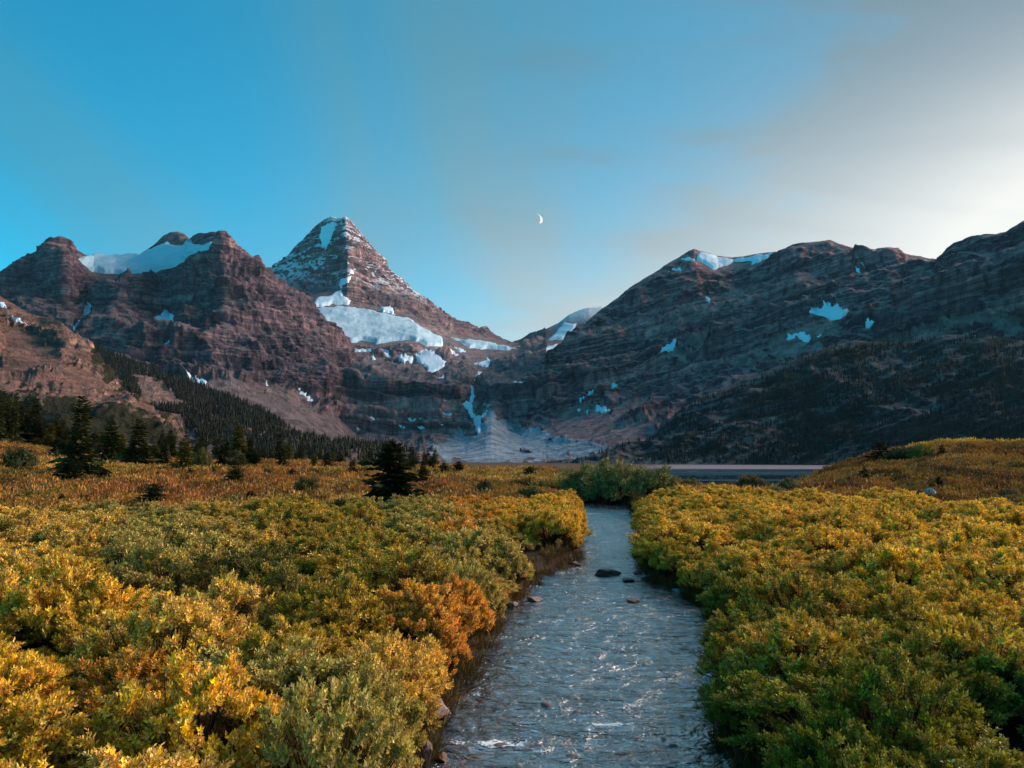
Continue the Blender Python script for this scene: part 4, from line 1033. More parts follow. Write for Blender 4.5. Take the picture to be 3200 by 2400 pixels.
# colour patches of the thicket, read from the photograph: (px, py, radius px, tint, weight)
PATCH = [(100, 1640, 260, PALE_Y, 1), (500, 1630, 200, GREY, 1), (700, 1640, 160, PALE_Y, 1), (900, 1600, 140, OLIVE, 1), (1300, 1600, 110, GREY, .8), (1420, 1570, 110, ORANGE, .8), (1650, 1600, 130, GOLD, .9),
         (780, 1720, 130, DKGREEN, 1.6), (480, 1800, 90, DKGREEN, 1.3), (1000, 1780, 200, OLIVE, 1), (1500, 1690, 110, GREY, 1.2), (1700, 1680, 100, GOLD, .8), (1200, 1750, 150, OLIVE, 1), (250, 1850, 220, GOLD, .9), (80, 1900, 150, GOLD, .5),
         (700, 1900, 150, PALE_Y, .8), (1350, 1880, 110, ORANGE, 1.5), (1420, 1960, 90, ORANGE, 1.2), (1200, 1990, 120, PALE_Y, .9), (400, 2080, 150, ORANGE, .7), (150, 2150, 200, GOLD, .9), (980, 2150, 150, GREY, 1.1), (1000, 2240, 120, GREY, 1.0),
         (700, 2280, 160, PALE_Y, 1), (250, 2370, 200, PALE_Y, .8), (550, 2180, 160, GOLD, 1), (1300, 2330, 110, GREEN, .8),
         (2100, 1580, 150, GOLD, 1), (2400, 1580, 260, GOLD, 1.2), (2700, 1600, 250, GOLD, 1.2), (3100, 1650, 250, GOLD, 1), (2560, 1650, 160, ORANGE, .6), (3000, 1750, 200, GOLD, 1), (2300, 1680, 180, GOLD, 1.1), (2150, 1760, 130, OLIVE, 1.1),
         (2040, 1640, 70, RUST, .8), (2300, 1760, 120, GREEN, .9), (2600, 1790, 160, OLIVE, 1), (2320, 1860, 80, GREY, 1.3), (2500, 1870, 90, RUST, 1.5), (2450, 2000, 170, OLIVE, 1.1), (2900, 1950, 250, OLIVE, 1), (2300, 2080, 130, GREEN, 1), (2600, 2150, 200, GREEN, 1.3),
         (3100, 2100, 200, DKGREEN, .9), (2900, 2250, 220, GREEN, 1.2), (2650, 2350, 200, GREEN, 1.2), (3150, 2350, 180, OLIVE, .9), (2400, 2250, 120, DKGREEN, .9), (3100, 1850, 150, GOLD, .9), (2800, 1850, 150, GOLD, .6)]


def patch_tint(px, py, r):
    w = np.array([p[4] * math.exp(-((px - p[0]) ** 2 + ((py - p[1]) * 1.5) ** 2) / (p[2] ** 2)) for p in PATCH]) + 1e-4
    w *= np.exp(r.normal(size=len(w)) * 0.5)
    cs = np.array([p[3] for p in PATCH]); k = w.argmax()
    mean = (w[:, None] * cs).sum(0) / w.sum()
    t = 0.6 * cs[k] + 0.4 * mean
    return t * (0.86 + 0.3 * r.random()), k


def tone(t):
    r, g, b = t
    if b > 0.038: return 'grey-green' if r < 0.58 else 'pale straw yellow'
    if r > 0.60: return 'orange' if g / r < 0.47 else 'golden yellow'
    if g > r * 0.70: return 'dark green' if r < 0.15 else 'green'
    return 'rust brown' if g / r < 0.6 else 'olive yellow'


FAR_PX = [-400, 0, 500, 900, 1250, 1500, 1780, 2000, 2450, 2800, 3200, 3700]
FAR_D = [29, 29, 29, 33, 30, 35, 40, 42, 38, 34, 32, 32]


def build_thicket():
    r = np.random.default_rng(21)
    cand = []
    def grid(d0, d1, step, R0, R1, near):
        for y in np.arange(d0, d1, step):
            for x in np.arange(-0.78 * y - 2.5, 0.78 * y + 2.5, step):
                X = x + (r.random() - .5) * step * 0.9; Y = y + (r.random() - .5) * step * 0.9
                R = R0 + (R1 - R0) * r.random()
                px = CX + F * X / Y
                if Y > np.interp(px, FAR_PX, FAR_D) + 1.2 * r.normal(): continue
                l, q = stream_lr(Y)
                gap = max(l - X, X - q)
                if gap < 0.75 or (near and r.random() < 0.07): continue
                if gap < R * 0.85: R = max(0.42, gap / 0.85 + 0.12)
                cand.append((Y, X, R, near))
    grid(3.3, 13.0, 0.98, 0.68, 0.98, True)
    grid(13.2, 44.0, 1.32, 0.85, 1.25, False)
    for sd in (-1, 1):
        y = 4.2
        while y < 43:
            R = 0.40 + 0.42 * r.random() ** 1.5; l, q = stream_lr(y)
            if not (sd < 0 and 19.5 < y < 23.5) and r.random() > 0.22:
                cand.append((y, float(l - 0.6 * R) if sd < 0 else float(q + 0.6 * R), R, y < 14))
            y += 0.6 + 0.6 * r.random() + 0.012 * y
    cand.sort()
    rest = []; made = 0
    for Y, X, R, near in cand:
        z = float(ground_z(X, Y)); H = (0.62 + 0.56 * r.random()) * (0.55 + 0.45 * min(1, R / 0.85)) * (0.92 if near else 0.95)
        if Y > 26: H *= 0.85
        if r.random() < 0.09: H *= 0.5
        px, py = proj(np.array([X, Y, z + H])); px = float(px); py = float(py)
        t, k = patch_tint(px, py, r)
        if px < -260 or px > 3460: continue
        rz = r.random() * 6.28; scl = (R, R, H)
        if made < 300:
            pm = near_protos if near else far_protos
            side = 'left' if px < 1900 else 'right'
            where = ['in the nearest row', 'in the second row', 'in the middle rows', 'in the farther rows', 'at the back'][int(np.searchsorted([5.5, 8.5, 13.0, 21.0], Y))]
            l, q = stream_lr(Y)
            edge = max(l - X, X - q) < 0.6
            nm = tone(t); small = 'low ' if H < 0.6 else 'tall ' if H > 1.05 else ''
            where = where.replace('in the ', '')
            if edge: lab, grp = '%s%s willow shrub overhanging the stream, %s bank, %s' % (small, nm, side, where), '%s shrubs overhanging the stream' % side
            else:
                u = px / 1900 if side == 'left' else (3200 - px) / 1300
                lat = 'at the picture edge' if u < 0.22 else 'halfway in' if u < 0.6 else 'near the water'
                lab, grp = '%s%s willow shrub, %s bank thicket, %s, %s' % (small, nm, side, where, lat), 'willow thicket %s of the stream' % side
            shrub(pm[int(r.integers(len(pm)))], (X, Y, z - 0.03), rz, scl, t, lab, grp); made += 1
        else: rest.append((X, Y, z - 0.03, rz, R, H, t, int(r.integers(len(far_protos)))))
    if rest:
        a = np.array([q[:3] for q in rest])
        scatter('shrub_thicket', a, np.array([q[3] for q in rest]), np.array([(q[4], q[4], q[5]) for q in rest]), np.array([q[7] for q in rest]), np.array([q[6] for q in rest]),
                [p[0] for p in far_protos], 'far edge of the yellow willow thicket before the meadow')
    print('shrubs', made, len(rest))


build_thicket()

# ---- meadow cover
def build_meadow():
    r = np.random.default_rng(31)
    protos = [make_tuft(1, 46, 0.20, 0.26), make_tuft(2, 46, 0.17, 0.3), make_tuft(3, 70, 0.28, 0.30, 0.1, True), make_tuft(4, 70, 0.30, 0.38, 0.1, True), make_tuft(5, 40, 0.24, 0.22)]
    n = 62000
    d = np.sqrt(r.random(n) * (150 ** 2 - 24 ** 2) + 24 ** 2); d = np.where(r.random(n) < 0.45, 24 + (d - 24) * 0.5, d)
    x = (r.random(n) * 2 - 1) * 0.74 * d
    px = CX + F * x / d
    l, q = stream_lr(d); c = np.minimum(x - l, q - x)
    z = ground_z(x, d)
    pxp, pyp = proj(np.stack([x, d, z], -1))
    path = np.exp(-((pxp - 1220) / 190) ** 2) * np.exp(-((pyp - 1545) / 14) ** 2) * (0.5 + perlin(x / 3.0, d / 3.0, 4)) * 1.6
    ok = (c < -0.3) & (d > np.interp(px, FAR_PX, FAR_D) - 4) & (z > -1.5) & (path < 0.3 + 0.4 * r.random(n))
    x, d, z, px = x[ok], d[ok], z[ok], px[ok]; n = len(x)
    a = fbm(x / 7, d / 14, 1.0, 3); b = fbm(x / 2.2, d / 3.5, 6.0, 2); e = fbm(x / 22, d / 30, 9.0, 2)
    rust, amber, straw, dk, grn = np.array([(0.44, 0.135, 0.012), (0.52, 0.215, 0.014), (0.60, 0.32, 0.035), (0.10, 0.055, 0.012), (0.15, 0.12, 0.016)])
    t = rust[None] + (amber - rust) * smooth(-0.25, 0.3, a)[:, None]
    t = t + (straw - t) * (0.85 * smooth(0.1, 0.45, e))[:, None]
    t = t + (dk - t) * (0.85 * smooth(0.08, 0.34, b))[:, None]
    t = t + (grn - t) * (0.8 * smooth(0.2, 0.42, -b + 0.25 * a))[:, None]
    rt = smooth(2500, 2600, px) * (d > 38)                      # right bank: browner, with gold on its crest
    hill = t * np.array([0.72, 0.72, 0.8]); crest = smooth(78, 88, d + 4 * b) * smooth(2750, 2900, px)
    t = t + (hill - t) * rt[:, None]
    t = t + (np.array(GOLD) - t) * (crest * 0.85)[:, None]
    t = t * (0.88 + 0.24 * r.random(n))[:, None]
    big = (0.7 + 1.1 * r.random(n) ** 2) * (0.9 + d / 100.0)
    scl = np.stack([big, big, big * (0.8 + 0.5 * r.random(n)) * np.where(d > 90, 0.8, 1)], 1)
    lowb = b > 0.15
    idx = np.where(lowb | (crest > .5) | (r.random(n) < 0.68), r.integers(2, 4, n), np.array([0, 1, 4])[r.integers(0, 3, n)])
    scatter('meadow_grass', np.stack([x, d, z], 1), r.random(n) * 6.28, scl, idx, t, protos, 'rust and orange autumn grass and heath covering the meadow')


build_meadow()

# ---- trees one can tell apart
spire = lambda h, a: 0.17 * (1 - h) ** 0.8 * (1 + 0.3 * math.sin(2 * a + 8 * h)) + 0.012
broad = lambda h, a: 0.27 * (1 - h) ** 0.75 * (1 + 0.2 * math.sin(9 * h)) * (1 + 0.28 * math.sin(2 * a + 6 * h)) + 0.015
wide = lambda h, a: 0.46 * (1 - h ** 1.6) ** 0.8 * (1 + 0.15 * math.sin(2 * a)) + 0.02
lobed = lambda h, a: ((0.40 - 0.22 * h if h < 0.45 else 0.27 + 0.05 * math.sin((h - 0.45) * 13)) * (1 - h ** 7) + 0.03) * (1 + 0.22 * math.sin(3 * a + 7 * h)) * (0.78 + 0.3 * math.sin(23 * h) ** 2)
CON = {'spire': [make_conifer(60 + k, profile=spire, whorls=46, per=7, spray=6, sub=1.5) for k in range(3)],
       'broad': [make_conifer(70 + k, profile=broad, whorls=46, per=8, spray=7, sub=1.45) for k in range(3)],
       'wide': [make_conifer(80 + k, profile=wide, whorls=26, per=13, spray=8, droop=0.05, sub=1.2) for k in range(2)],
       'lobed': [make_conifer(90, profile=lobed, whorls=44, per=10, spray=9, droop=0.14, lean=(-0.07, 0.02), sub=1.35, trunk_r=0.035)]}
BUSH = [make_shrub(95 + k, 2000, 7, 0.085, upright=1.0, rag=0.25, ratio=0.45, loose=0.1) for k in range(3)]
FIRT, FIRD, FIRY = (0.060, 0.060, 0.015), (0.034, 0.037, 0.012), (0.15, 0.125, 0.016)


def plant_tree(r, x, base, top, wpx, kind, tint, label, cat='tree', group=None, name=None, seed=0):
    (bx, by), (tx, ty) = zc(r, (x, base), (x, top))
    p = ground_hit(bx, by, 24)
    D = p[1]; h = max(0.35, (by - ty) * D / F * 1.02); w = wpx / _ZOOM[r][2] * D / F
    if kind == 'bush':
        ms = BUSH[seed % 3]
        return shrub(ms, (p[0], p[1], p[2] - 0.05), seed * 1.3, (w / 2 * 0.95, w / 2 * 0.95, h * 0.86), tint, label, group, name or 'shrub', cat)
    ms = CON[kind]; tm, cm = ms[seed % len(ms)]
    half = {'spire': 0.19, 'broad': 0.29, 'wide': 0.48, 'lobed': 0.50}[kind]
    e = link(name or 'conifer_tree', None); e.location = (p[0], p[1], p[2] - 0.05); e.rotation_euler = (0, 0, 0 if kind == 'lobed' else seed * 2.1)
    s = w / 2 / half; e.scale = (s, s, h)
    thing(e, label, cat, group)
    link('trunk', tm, e); c = link('crown', cm, e); c['tint'] = tuple(tint)
    return e


T = [
    (5, 680, 960, 265, 330, 'broad', FIRT, 'tallest dark fir on the left meadow in front of the rocky hill'),
    (5, 600, 1005, 790, 220, 'wide', FIRD, 'low dark fir at the foot of the tallest fir'),
    (5, 950, 810, 445, 210, 'broad', FIRT, 'dark pointed fir between the tallest fir and its right-hand neighbour'),
    (5, 1190, 875, 455, 290, 'broad', FIRT, 'second tallest fir on the left meadow with layered branches'),
    (5, 1410, 835, 675, 110, 'broad', FIRD, 'short dark fir right of the layered fir'),
    (5, 1590, 915, 635, 200, 'broad', FIRY, 'olive green fir with a thin pointed top on the left meadow'),
    (5, 1640, 965, 865, 75, 'wide', FIRD, 'tiny dark fir in front of the olive green fir'),
    (5, 1840, 965, 850, 75, 'broad', FIRY, 'small green fir alone on the orange meadow'),
    (5, 1690, 730, 565, 62, 'spire', FIRD, 'slim dark fir, left of a close pair at the meadow edge'),
    (5, 1768, 730, 555, 90, 'spire', FIRD, 'slim dark fir, right of a close pair at the meadow edge'),
    (5, 1930, 885, 635, 180, 'broad', FIRD, 'dark broad fir right of the bright green bush'),
    (5, 2030, 1025, 735, 125, 'spire', FIRT, 'narrow fir with a drooping skirt in front of the dark broad fir'),
    (5, 2160, 850, 600, 120, 'broad', FIRD, 'dark fir at the meadow edge before the lower forest'),
    (5, 1325, 1195, 1000, 220, 'wide', FIRT, 'round dark green fir beside the pale shrubs'),
    (5, 530, 1175, 1080, 100, 'wide', FIRT, 'small round fir in the orange heath on the far left'),
    (5, 2170, 1145, 1055, 120, 'wide', FIRD, 'low dark fir at the edge of the pale shrubs'),
    (5, 150, 900, 690, 300, 'bush', (0.075, 0.08, 0.02), 'wide dark green bush at the left edge of the meadow'),
    (5, 410, 660, 598, 80, 'wide', FIRD, 'little dark fir left on the golden clearing'),
    (5, 490, 770, 598, 130, 'broad', FIRD, 'dark young fir right on the golden clearing'),
    (5, 890, 1000, 870, 130, 'wide', FIRD, 'low dark fir right of the tallest fir'),
    (5, 1040, 830, 590, 150, 'broad', FIRY, 'green fir tucked between the two tallest firs'),
    (5, 1740, 895, 700, 170, 'bush', (0.14, 0.12, 0.02), 'bright yellow-green bush between the firs of the left meadow'),
    (5, 1290, 700, 560, 170, 'bush', (0.10, 0.085, 0.015), 'olive bush behind the layered fir'),
    (5, 860, 730, 540, 120, 'broad', FIRY, 'olive fir behind the tallest fir'),
    (5, 330, 960, 890, 130, 'bush', (0.10, 0.07, 0.03), 'brownish low bush left of the low dark fir'),
    (6, 500, 590, 395, 130, 'broad', FIRT, 'dark fir standing before the lower forest'),
    (6, 380, 680, 590, 110, 'bush', (0.10, 0.10, 0.02), 'round green bush on the crest of the meadow'),
    (6, 590, 690, 590, 90, 'wide', FIRD, 'small ragged dark fir on the orange meadow'),
    (6, 775, 600, 475, 100, 'broad', FIRY, 'bright green fir before the dark forest'),
    (6, 890, 610, 455, 130, 'broad', FIRT, 'fir next to the bright green fir before the dark forest'),
    (6, 720, 835, 660, 230, 'bush', (0.12, 0.105, 0.018), 'large feathery green bush on the middle of the meadow'),
    (6, 610, 830, 740, 80, 'wide', FIRD, 'small dark fir left of the feathery green bush'),
    (6, 225, 880, 780, 115, 'wide', FIRD, 'small dark fir at the far edge of the willow thicket'),
    (6, 1110, 670, 520, 140, 'broad', FIRT, 'fir left of the big ragged fir'),
    (6, 1290, 625, 570, 75, 'wide', FIRD, 'tiny fir just left of the big ragged fir'),
    (6, 1470, 945, 385, 470, 'lobed', FIRD, 'big ragged dark fir with a bent top in the middle of the meadow'),
    (6, 1720, 710, 550, 120, 'broad', FIRT, 'fir half hidden by the right side of the big ragged fir'),
    (6, 1790, 615, 485, 90, 'broad', FIRD, 'thin fir right of the big ragged fir'),
    (6, 1900, 660, 540, 150, 'wide', FIRD, 'dark fir clump, left half, right of the big ragged fir'),
    (6, 2030, 660, 530, 140, 'wide', FIRD, 'dark fir clump, right half, right of the big ragged fir'),
    (6, 1040, 760, 690, 230, 'bush', (0.20, 0.17, 0.07), 'pale grey willow mound beside the stony path'),
    (6, 150, 600, 470, 110, 'broad', FIRY, 'green fir at the left end of the lower forest'),
    (6, 290, 570, 440, 90, 'spire', FIRT, 'narrow fir at the left end of the lower forest'),
    (7, 425, 540, 435, 115, 'wide', FIRD, 'dark round fir on the orange rise left of the big willow'),
    (7, 990, 470, 398, 58, 'spire', FIRD, 'fir tip poking up behind the big willow bush'),
    (7, 240, 490, 440, 75, 'wide', FIRD, 'tiny dark fir on the skyline of the orange rise'),
    (7, 45, 690, 550, 170, 'bush', (0.09, 0.085, 0.02), 'green bush at the foot of the orange rise'),
    (7, 430, 720, 610, 300, 'bush', (0.12, 0.11, 0.015), 'low spreading green bush left of the big willow'),
    (7, 520, 560, 490, 45, 'wide', FIRD, 'very small dark fir right of the dark round fir'),
    (7, 900, 775, 440, 540, 'bush', (0.23, 0.20, 0.045), 'big olive willow bush at the far end of the stream, left half'),
    (7, 1180, 780, 425, 520, 'bush', (0.26, 0.22, 0.055), 'big olive willow bush at the far end of the stream, middle'),
    (7, 1480, 720, 440, 480, 'bush', (0.20, 0.18, 0.04), 'big olive willow bush at the far end of the stream, right half'),
    (7, 1720, 550, 475, 70, 'wide', FIRD, 'dark fir behind the right edge of the big willow'),
    (7, 1820, 640, 545, 200, 'bush', (0.20, 0.16, 0.025), 'yellow-green bush by the lake right of the big willow'),
    (7, 1950, 600, 545, 60, 'wide', FIRD, 'small dark fir before the lake, left of two'),
    (7, 2030, 590, 522, 40, 'broad', FIRD, 'small dark fir before the lake, right of two'),
    (7, 2130, 620, 535, 190, 'bush', (0.13, 0.11, 0.03), 'dull olive bush before the lake'),
    (8, 130, 850, 700, 290, 'bush', (0.15, 0.10, 0.04), 'brownish willow bush in front of the lake'),
    (8, 400, 860, 725, 210, 'bush', (0.15, 0.13, 0.045), 'feathery olive bush at the right end of the lake'),
    (8, 320, 870, 790, 200, 'bush', (0.30, 0.23, 0.07), 'pale yellow bush below the lake'),
    (8, 1290, 610, 480, 300, 'bush', (0.045, 0.05, 0.014), 'dark green bush on the crest of the right bank'),
    (8, 1430, 590, 465, 210, 'bush', (0.17, 0.16, 0.02), 'yellow-green bush on the crest of the right bank'),
    (8, 1120, 600, 445, 170, 'wide', FIRD, 'dark fir clump at the left end of the right bank crest'),
    (8, 1585, 570, 470, 80, 'broad', FIRD, 'dark fir behind the yellow-green bush on the right bank'),
    (8, 990, 745, 645, 115, 'wide', FIRD, 'round dark fir on the left side of the right bank'),
    (8, 870, 775, 712, 62, 'wide', FIRD, 'small dark fir below the round one on the right bank'),
    (8, 1565, 815, 705, 95, 'broad', FIRD, 'dark fir standing behind the grey boulder'),
    (8, 2000, 560, 493, 55, 'wide', FIRD, 'small dark fir in the gold near the right bank crest'),
    (8, 2110, 910, 815, 270, 'bush', (0.05, 0.055, 0.015), 'dark green bush at the right edge below the bank'),
    (8, 2110, 645, 597, 65, 'wide', FIRD, 'tiny dark fir at the far right of the bank'),
    (8, 640, 830, 780, 140, 'bush', (0.16, 0.06, 0.03), 'dark red bush at the foot of the right bank'),
]
for k, a in enumerate(T):
    cat = 'shrub' if a[5] == 'bush' else 'tree'
    plant_tree(*a, cat=cat, name=('willow_bush' if 'willow' in a[7] else 'bush') if cat == 'shrub' else 'fir_tree', seed=k,
               group='firs and bushes of the meadow')
rb = random.Random(12)
for k in range(30):
    x = 20 + 2150 * rb.random(); base = 640 + 330 * rb.random() ** 1.2; hh = 45 + 75 * rb.random()
    fir = rb.random() < 0.6
    tint = rb.choice([FIRD, FIRT, FIRY]) if fir else rb.choice([(0.10, 0.085, 0.018), (0.16, 0.12, 0.02), (0.09, 0.06, 0.02)])
    plant_tree(5, x, base, base - hh, hh * (0.7 + 0.9 * rb.random()), rb.choice(['broad', 'wide']) if fir else 'bush', tint,
               ('small %s fir' % ('olive' if tint == FIRY else 'dark') if fir else 'small olive bush') + ' scattered over the left meadow ' + ('near its far edge' if base < 720 else 'halfway across' if base < 840 else 'close to the thicket'),
               'tree' if fir else 'shrub', 'small firs and bushes scattered over the left meadow', 'fir_tree' if fir else 'bush', seed=k)
for k in range(16):
    x = 700 + 1500 * rb.random(); base = 640 + 240 * rb.random(); hh = 22 + 26 * rb.random()
    plant_tree(8, x, base, base - hh, hh * (1.6 + 1.6 * rb.random()), 'bush', rb.choice([(0.06, 0.05, 0.014), (0.09, 0.06, 0.015), (0.12, 0.06, 0.02)]),
               'low dark heath bush on the brown right bank', 'shrub', 'low heath bushes on the right bank', 'heath_bush', seed=k)
for k in range(70):
    px_ = 470 + 900 * rb.random(); dist = 118 + 62 * rb.random(); x_ = (px_ - CX) / F * dist
    g_ = float(ground_z(x_, dist)); bx_, by_ = (float(v) for v in proj(np.array([x_, dist, g_]))); hh = (38 + 62 * rb.random() ** 1.6) * (1.15 if px_ < 900 else 0.9)
    kind = rb.choice(['spire', 'broad', 'spire']); tm, cm = CON[kind][k % 3]; hgt = hh * dist / F
    e = link('fir_tree', None); e.location = (x_, dist, g_ - 0.05); e.rotation_euler = (0, 0, k); e.scale = (hgt * (0.75 + 0.4 * rb.random()),) * 2 + (hgt,)
    ft = rb.choice([FIRD, FIRD, FIRT, FIRY])
    thing(e, '%s %s %s fir in the treeline beyond the meadow, %s' % ('tall' if hh > 75 else 'small' if hh < 50 else 'medium', 'slim' if kind == 'spire' else 'broad', 'olive' if ft == FIRY else 'very dark' if ft == FIRD else 'green', 'left end' if px_ < 650 else 'left half' if px_ < 900 else 'right half' if px_ < 1150 else 'right end'), 'tree', 'treeline along the far edge of the meadow')
    link('trunk', tm, e); c_ = link('crown', cm, e); c_['tint'] = tuple(ft)
# the dark grove at the left edge
rr = random.Random(5)
for k in range(34):
    x = -60 + 720 * rr.random() ** 1.15; base = 575 + 95 * rr.random() - (60 if x > 300 else 0)
    topy = 190 + 0.35 * max(0, x - 150) + 130 * rr.random()
    tint = FIRT if rr.random() < .6 else FIRY if rr.random() < .4 else FIRD
    size = 'tall' if base - topy > 400 else 'middling' if base - topy > 320 else 'short'
    plant_tree(5, x, base, topy, 95 + 70 * rr.random(), rr.choice(['spire', 'broad', 'broad']), tint,
               '%s %s fir, grove under the brown hill, %s, %s row' % (size, 'olive' if tint == FIRY else 'very dark' if tint == FIRD else 'dark green', 'at the picture edge' if x < 120 else 'in its middle' if x < 330 else 'at its right end', 'front' if base > 610 else 'back'),
               'tree', 'fir grove at the left edge', 'fir_tree', seed=k)
for k in range(30):
    x = 420 + 1000 * rr.random(); base = 640 + 130 * rr.random(); topy = base - (90 + 150 * rr.random() ** 1.4)
    tint = rr.choice([FIRT, FIRD, FIRD, FIRY])
    plant_tree(5, x, base, topy, 70 + 80 * rr.random(), rr.choice(['spire', 'broad', 'broad']), tint,
               '%s %s fir below the cliffs of the brown hill, %s part, %s' % ('tall' if base - topy > 150 else 'short', 'olive' if tint == FIRY else 'very dark' if tint == FIRD else 'dark green', 'left' if x < 750 else 'middle' if x < 1080 else 'right', 'front' if base > 705 else 'back'),
               'tree', 'firs below the cliffs of the brown hill', 'fir_tree', seed=k + 3)


# ---- far woods on the slopes: masses
def build_woods():
    r = np.random.default_rng(55)
    def far_fir(seed):
        q = np.random.default_rng(seed); V, T, C = [], [], []
        for t in range(6):
            z0 = 0.03 + 0.155 * t; z1 = min(1.0, z0 + 0.30); rad = (0.20 - 0.030 * t) * (0.8 + 0.4 * q.random()); n = 8; k = len(V); c = q.random(3)
            for j in range(n):
                a = 6.283 * (j + 0.5 * q.random()) / n; rr_ = rad * (0.55 + 0.65 * q.random()) * (1 if j % 2 else 0.62)
                V.append((rr_ * math.cos(a), rr_ * math.sin(a), z0 + 0.05 * q.random())); C.append(c)
            V.append((0.01 * q.normal(), 0.01 * q.normal(), z1)); C.append(c)
            T += [(k + j, k + (j + 1) % n, k + n) for j in range(n)]
        return mesh('far_fir', np.array(V), np.array(T), M_NEEDLE, False, {'leaf': np.array(C)})
    protos = [far_fir(110 + k) for k in range(5)]
    def wood(name, sheet, polys, per, h0, h1, tints, label, nz=0.0):
        P_, S_, T_ = [], [], []
        for poly in polys:
            p = np.array(poly); bx = p.min(0); tx = p.max(0); n = int((tx - bx).prod() / per)
            X = bx[0] + (tx[0] - bx[0]) * r.random(n); Y = bx[1] + (tx[1] - bx[1]) * r.random(n)
            m = (polydist(X, Y, poly) + 10 * fbm(X / 25, Y / 14, 1.0, 3) > 0) & (fbm((X + 2.2 * Y) / 75, (Y + 0.38 * X * (sheet is right_spur)) / 15, 7.0, 3) > nz) & (X > sheet.px[0]) & (X < sheet.px[-1])
            top = np.interp(X, sheet.px, sheet.py[-1]); m &= (Y > top)
            X, Y = X[m], Y[m]
            if not len(X): continue
            q, _ = sheet.sample(X, Y); P_.append(q); n = len(X)
            h = (h0 + (h1 - h0) * r.random(n) ** 1.6) * np.clip(q[:, 1] / 1150, 0.42, 1); S_.append(np.stack([h * (0.65 + .4 * r.random(n)), h, h], 1)); S_[-1][:, 1] = S_[-1][:, 0]
            k = r.random(n)[:, None]; T_.append((np.array(tints[0]) * (1 - k) + np.array(tints[1]) * k) * (0.7 + 0.6 * r.random((n, 1))))
        P = np.concatenate(P_); P[:, 2] -= 0.4; n = len(P)
        scatter(name, P, r.random(n) * 6.28, np.concatenate(S_), r.integers(0, 5, n), np.concatenate(T_), protos, label)
        print(name, n)
    wood('slope_forest', left_slope, FOREST_L, 9, 5, 15, ((0.006, 0.010, 0.006), (0.022, 0.025, 0.009)), 'dark conifer forest in bands down the left slope', -0.5)
    wood('hill_forest', left_hill, [zc(1, (560, 985), (700, 1090), (780, 1210), (905, 1340), (860, 1370), (700, 1210), (600, 1090)), zc(1, (940, 1480), (1080, 1550), (1120, 1640), (1000, 1600))], 30, 4, 9, ((0.006, 0.010, 0.006), (0.022, 0.025, 0.009)), 'thin line of conifers on the edge of the brown hill', -0.3)
    wood('spur_forest', right_spur, [[(1780, 1436), (1950, 1410), (2063, 1360), (2130, 1285), (2320, 1192), (2600, 1086), (2950, 1054), (3300, 1050), (3300, 1450), (1780, 1450)]], 24, 4, 14, ((0.006, 0.011, 0.009), (0.016, 0.021, 0.011)), 'very dark conifer forest on the spur across the lake', -0.02)


build_woods()

# ---- sedge on the banks
def build_sedge():
    r = np.random.default_rng(77)
    protos = [make_tuft(21, 60, 0.24, 0.14, 0.05), make_tuft(22, 60, 0.20, 0.18, 0.05), make_tuft(23, 50, 0.30, 0.12, 0.045)]
    n = 1500; y = 3.2 + 46 * r.random(n) ** 1.5; sd = r.random(n) < 0.5
    l, q = stream_lr(y); off = -0.02 + 0.5 * r.random(n); x = np.where(sd, l - off, q + off)
    z = np.maximum(ground_z(x, y), -0.03)
    t = np.array([(0.06, 0.048, 0.010)]) * (0.5 + r.random((n, 1)) * 1.3) + np.array([(0.10, 0.03, 0.0)]) * r.random((n, 1))
    k = (0.6 + 0.6 * r.random(n))[:, None] * np.ones((1, 3))
    scatter('bank_sedge', np.stack([x, y, z], 1), r.random(n) * 6.28, k, r.integers(0, 3, n), t, protos, 'olive sedge and roots hanging along both stream banks')


build_sedge()


# ---- stones
def icosphere(n):
    import bmesh
    bm = bmesh.new(); bmesh.ops.create_icosphere(bm, subdivisions=n, radius=1.0); bm.verts.ensure_lookup_table()
    V = np.array([v.co[:] for v in bm.verts]); Fc = np.array([[v.index for v in f.verts] for f in bm.faces]); bm.free(); return V, Fc


ICO4, ICO2 = icosphere(4), icosphere(2)


def rock_mesh(name, seed, mat, ico=None, cuts=15):
    r = np.random.default_rng(seed); V, Fc = ico or ICO4
    V = V.copy()
    for _ in range(cuts):                       # flat broken faces
        n = r.normal(size=3); n /= np.linalg.norm(n); d = 0.42 + 0.34 * r.random(); h = V @ n - d
        V = V - np.clip(h, 0, None)[:, None] * n * 0.92
    V = V * (1 + 0.10 * fbm(V[:, 0] * 1.6 + seed, V[:, 1] * 1.6, V[:, 2] * 1.6, 5))[:, None]
    return mesh(name, V, Fc, mat, ico is not None)


def put_rock(px, py, wpx, hpx, mat, label, seed, depth=1.0, water=True, name='rock', sink=0.35):
    p = ground0(px, py) if water else ground_hit(px, py, 10)
    k = p[1] / F; w = wpx * k / 2; h = hpx * k / 2
    o = link(name, rock_mesh(name, seed, mat)); o.location = (p[0], p[1] + w * 0.4, p[2] + h * (1 - 2 * sink) if water else p[2] + h * 0.6)
    o.scale = (w * 1.15, w * depth * 1.1, h * 1.25); o.rotation_euler = (0, 0, seed * 0.7)
    thing(o, label, 'rock')


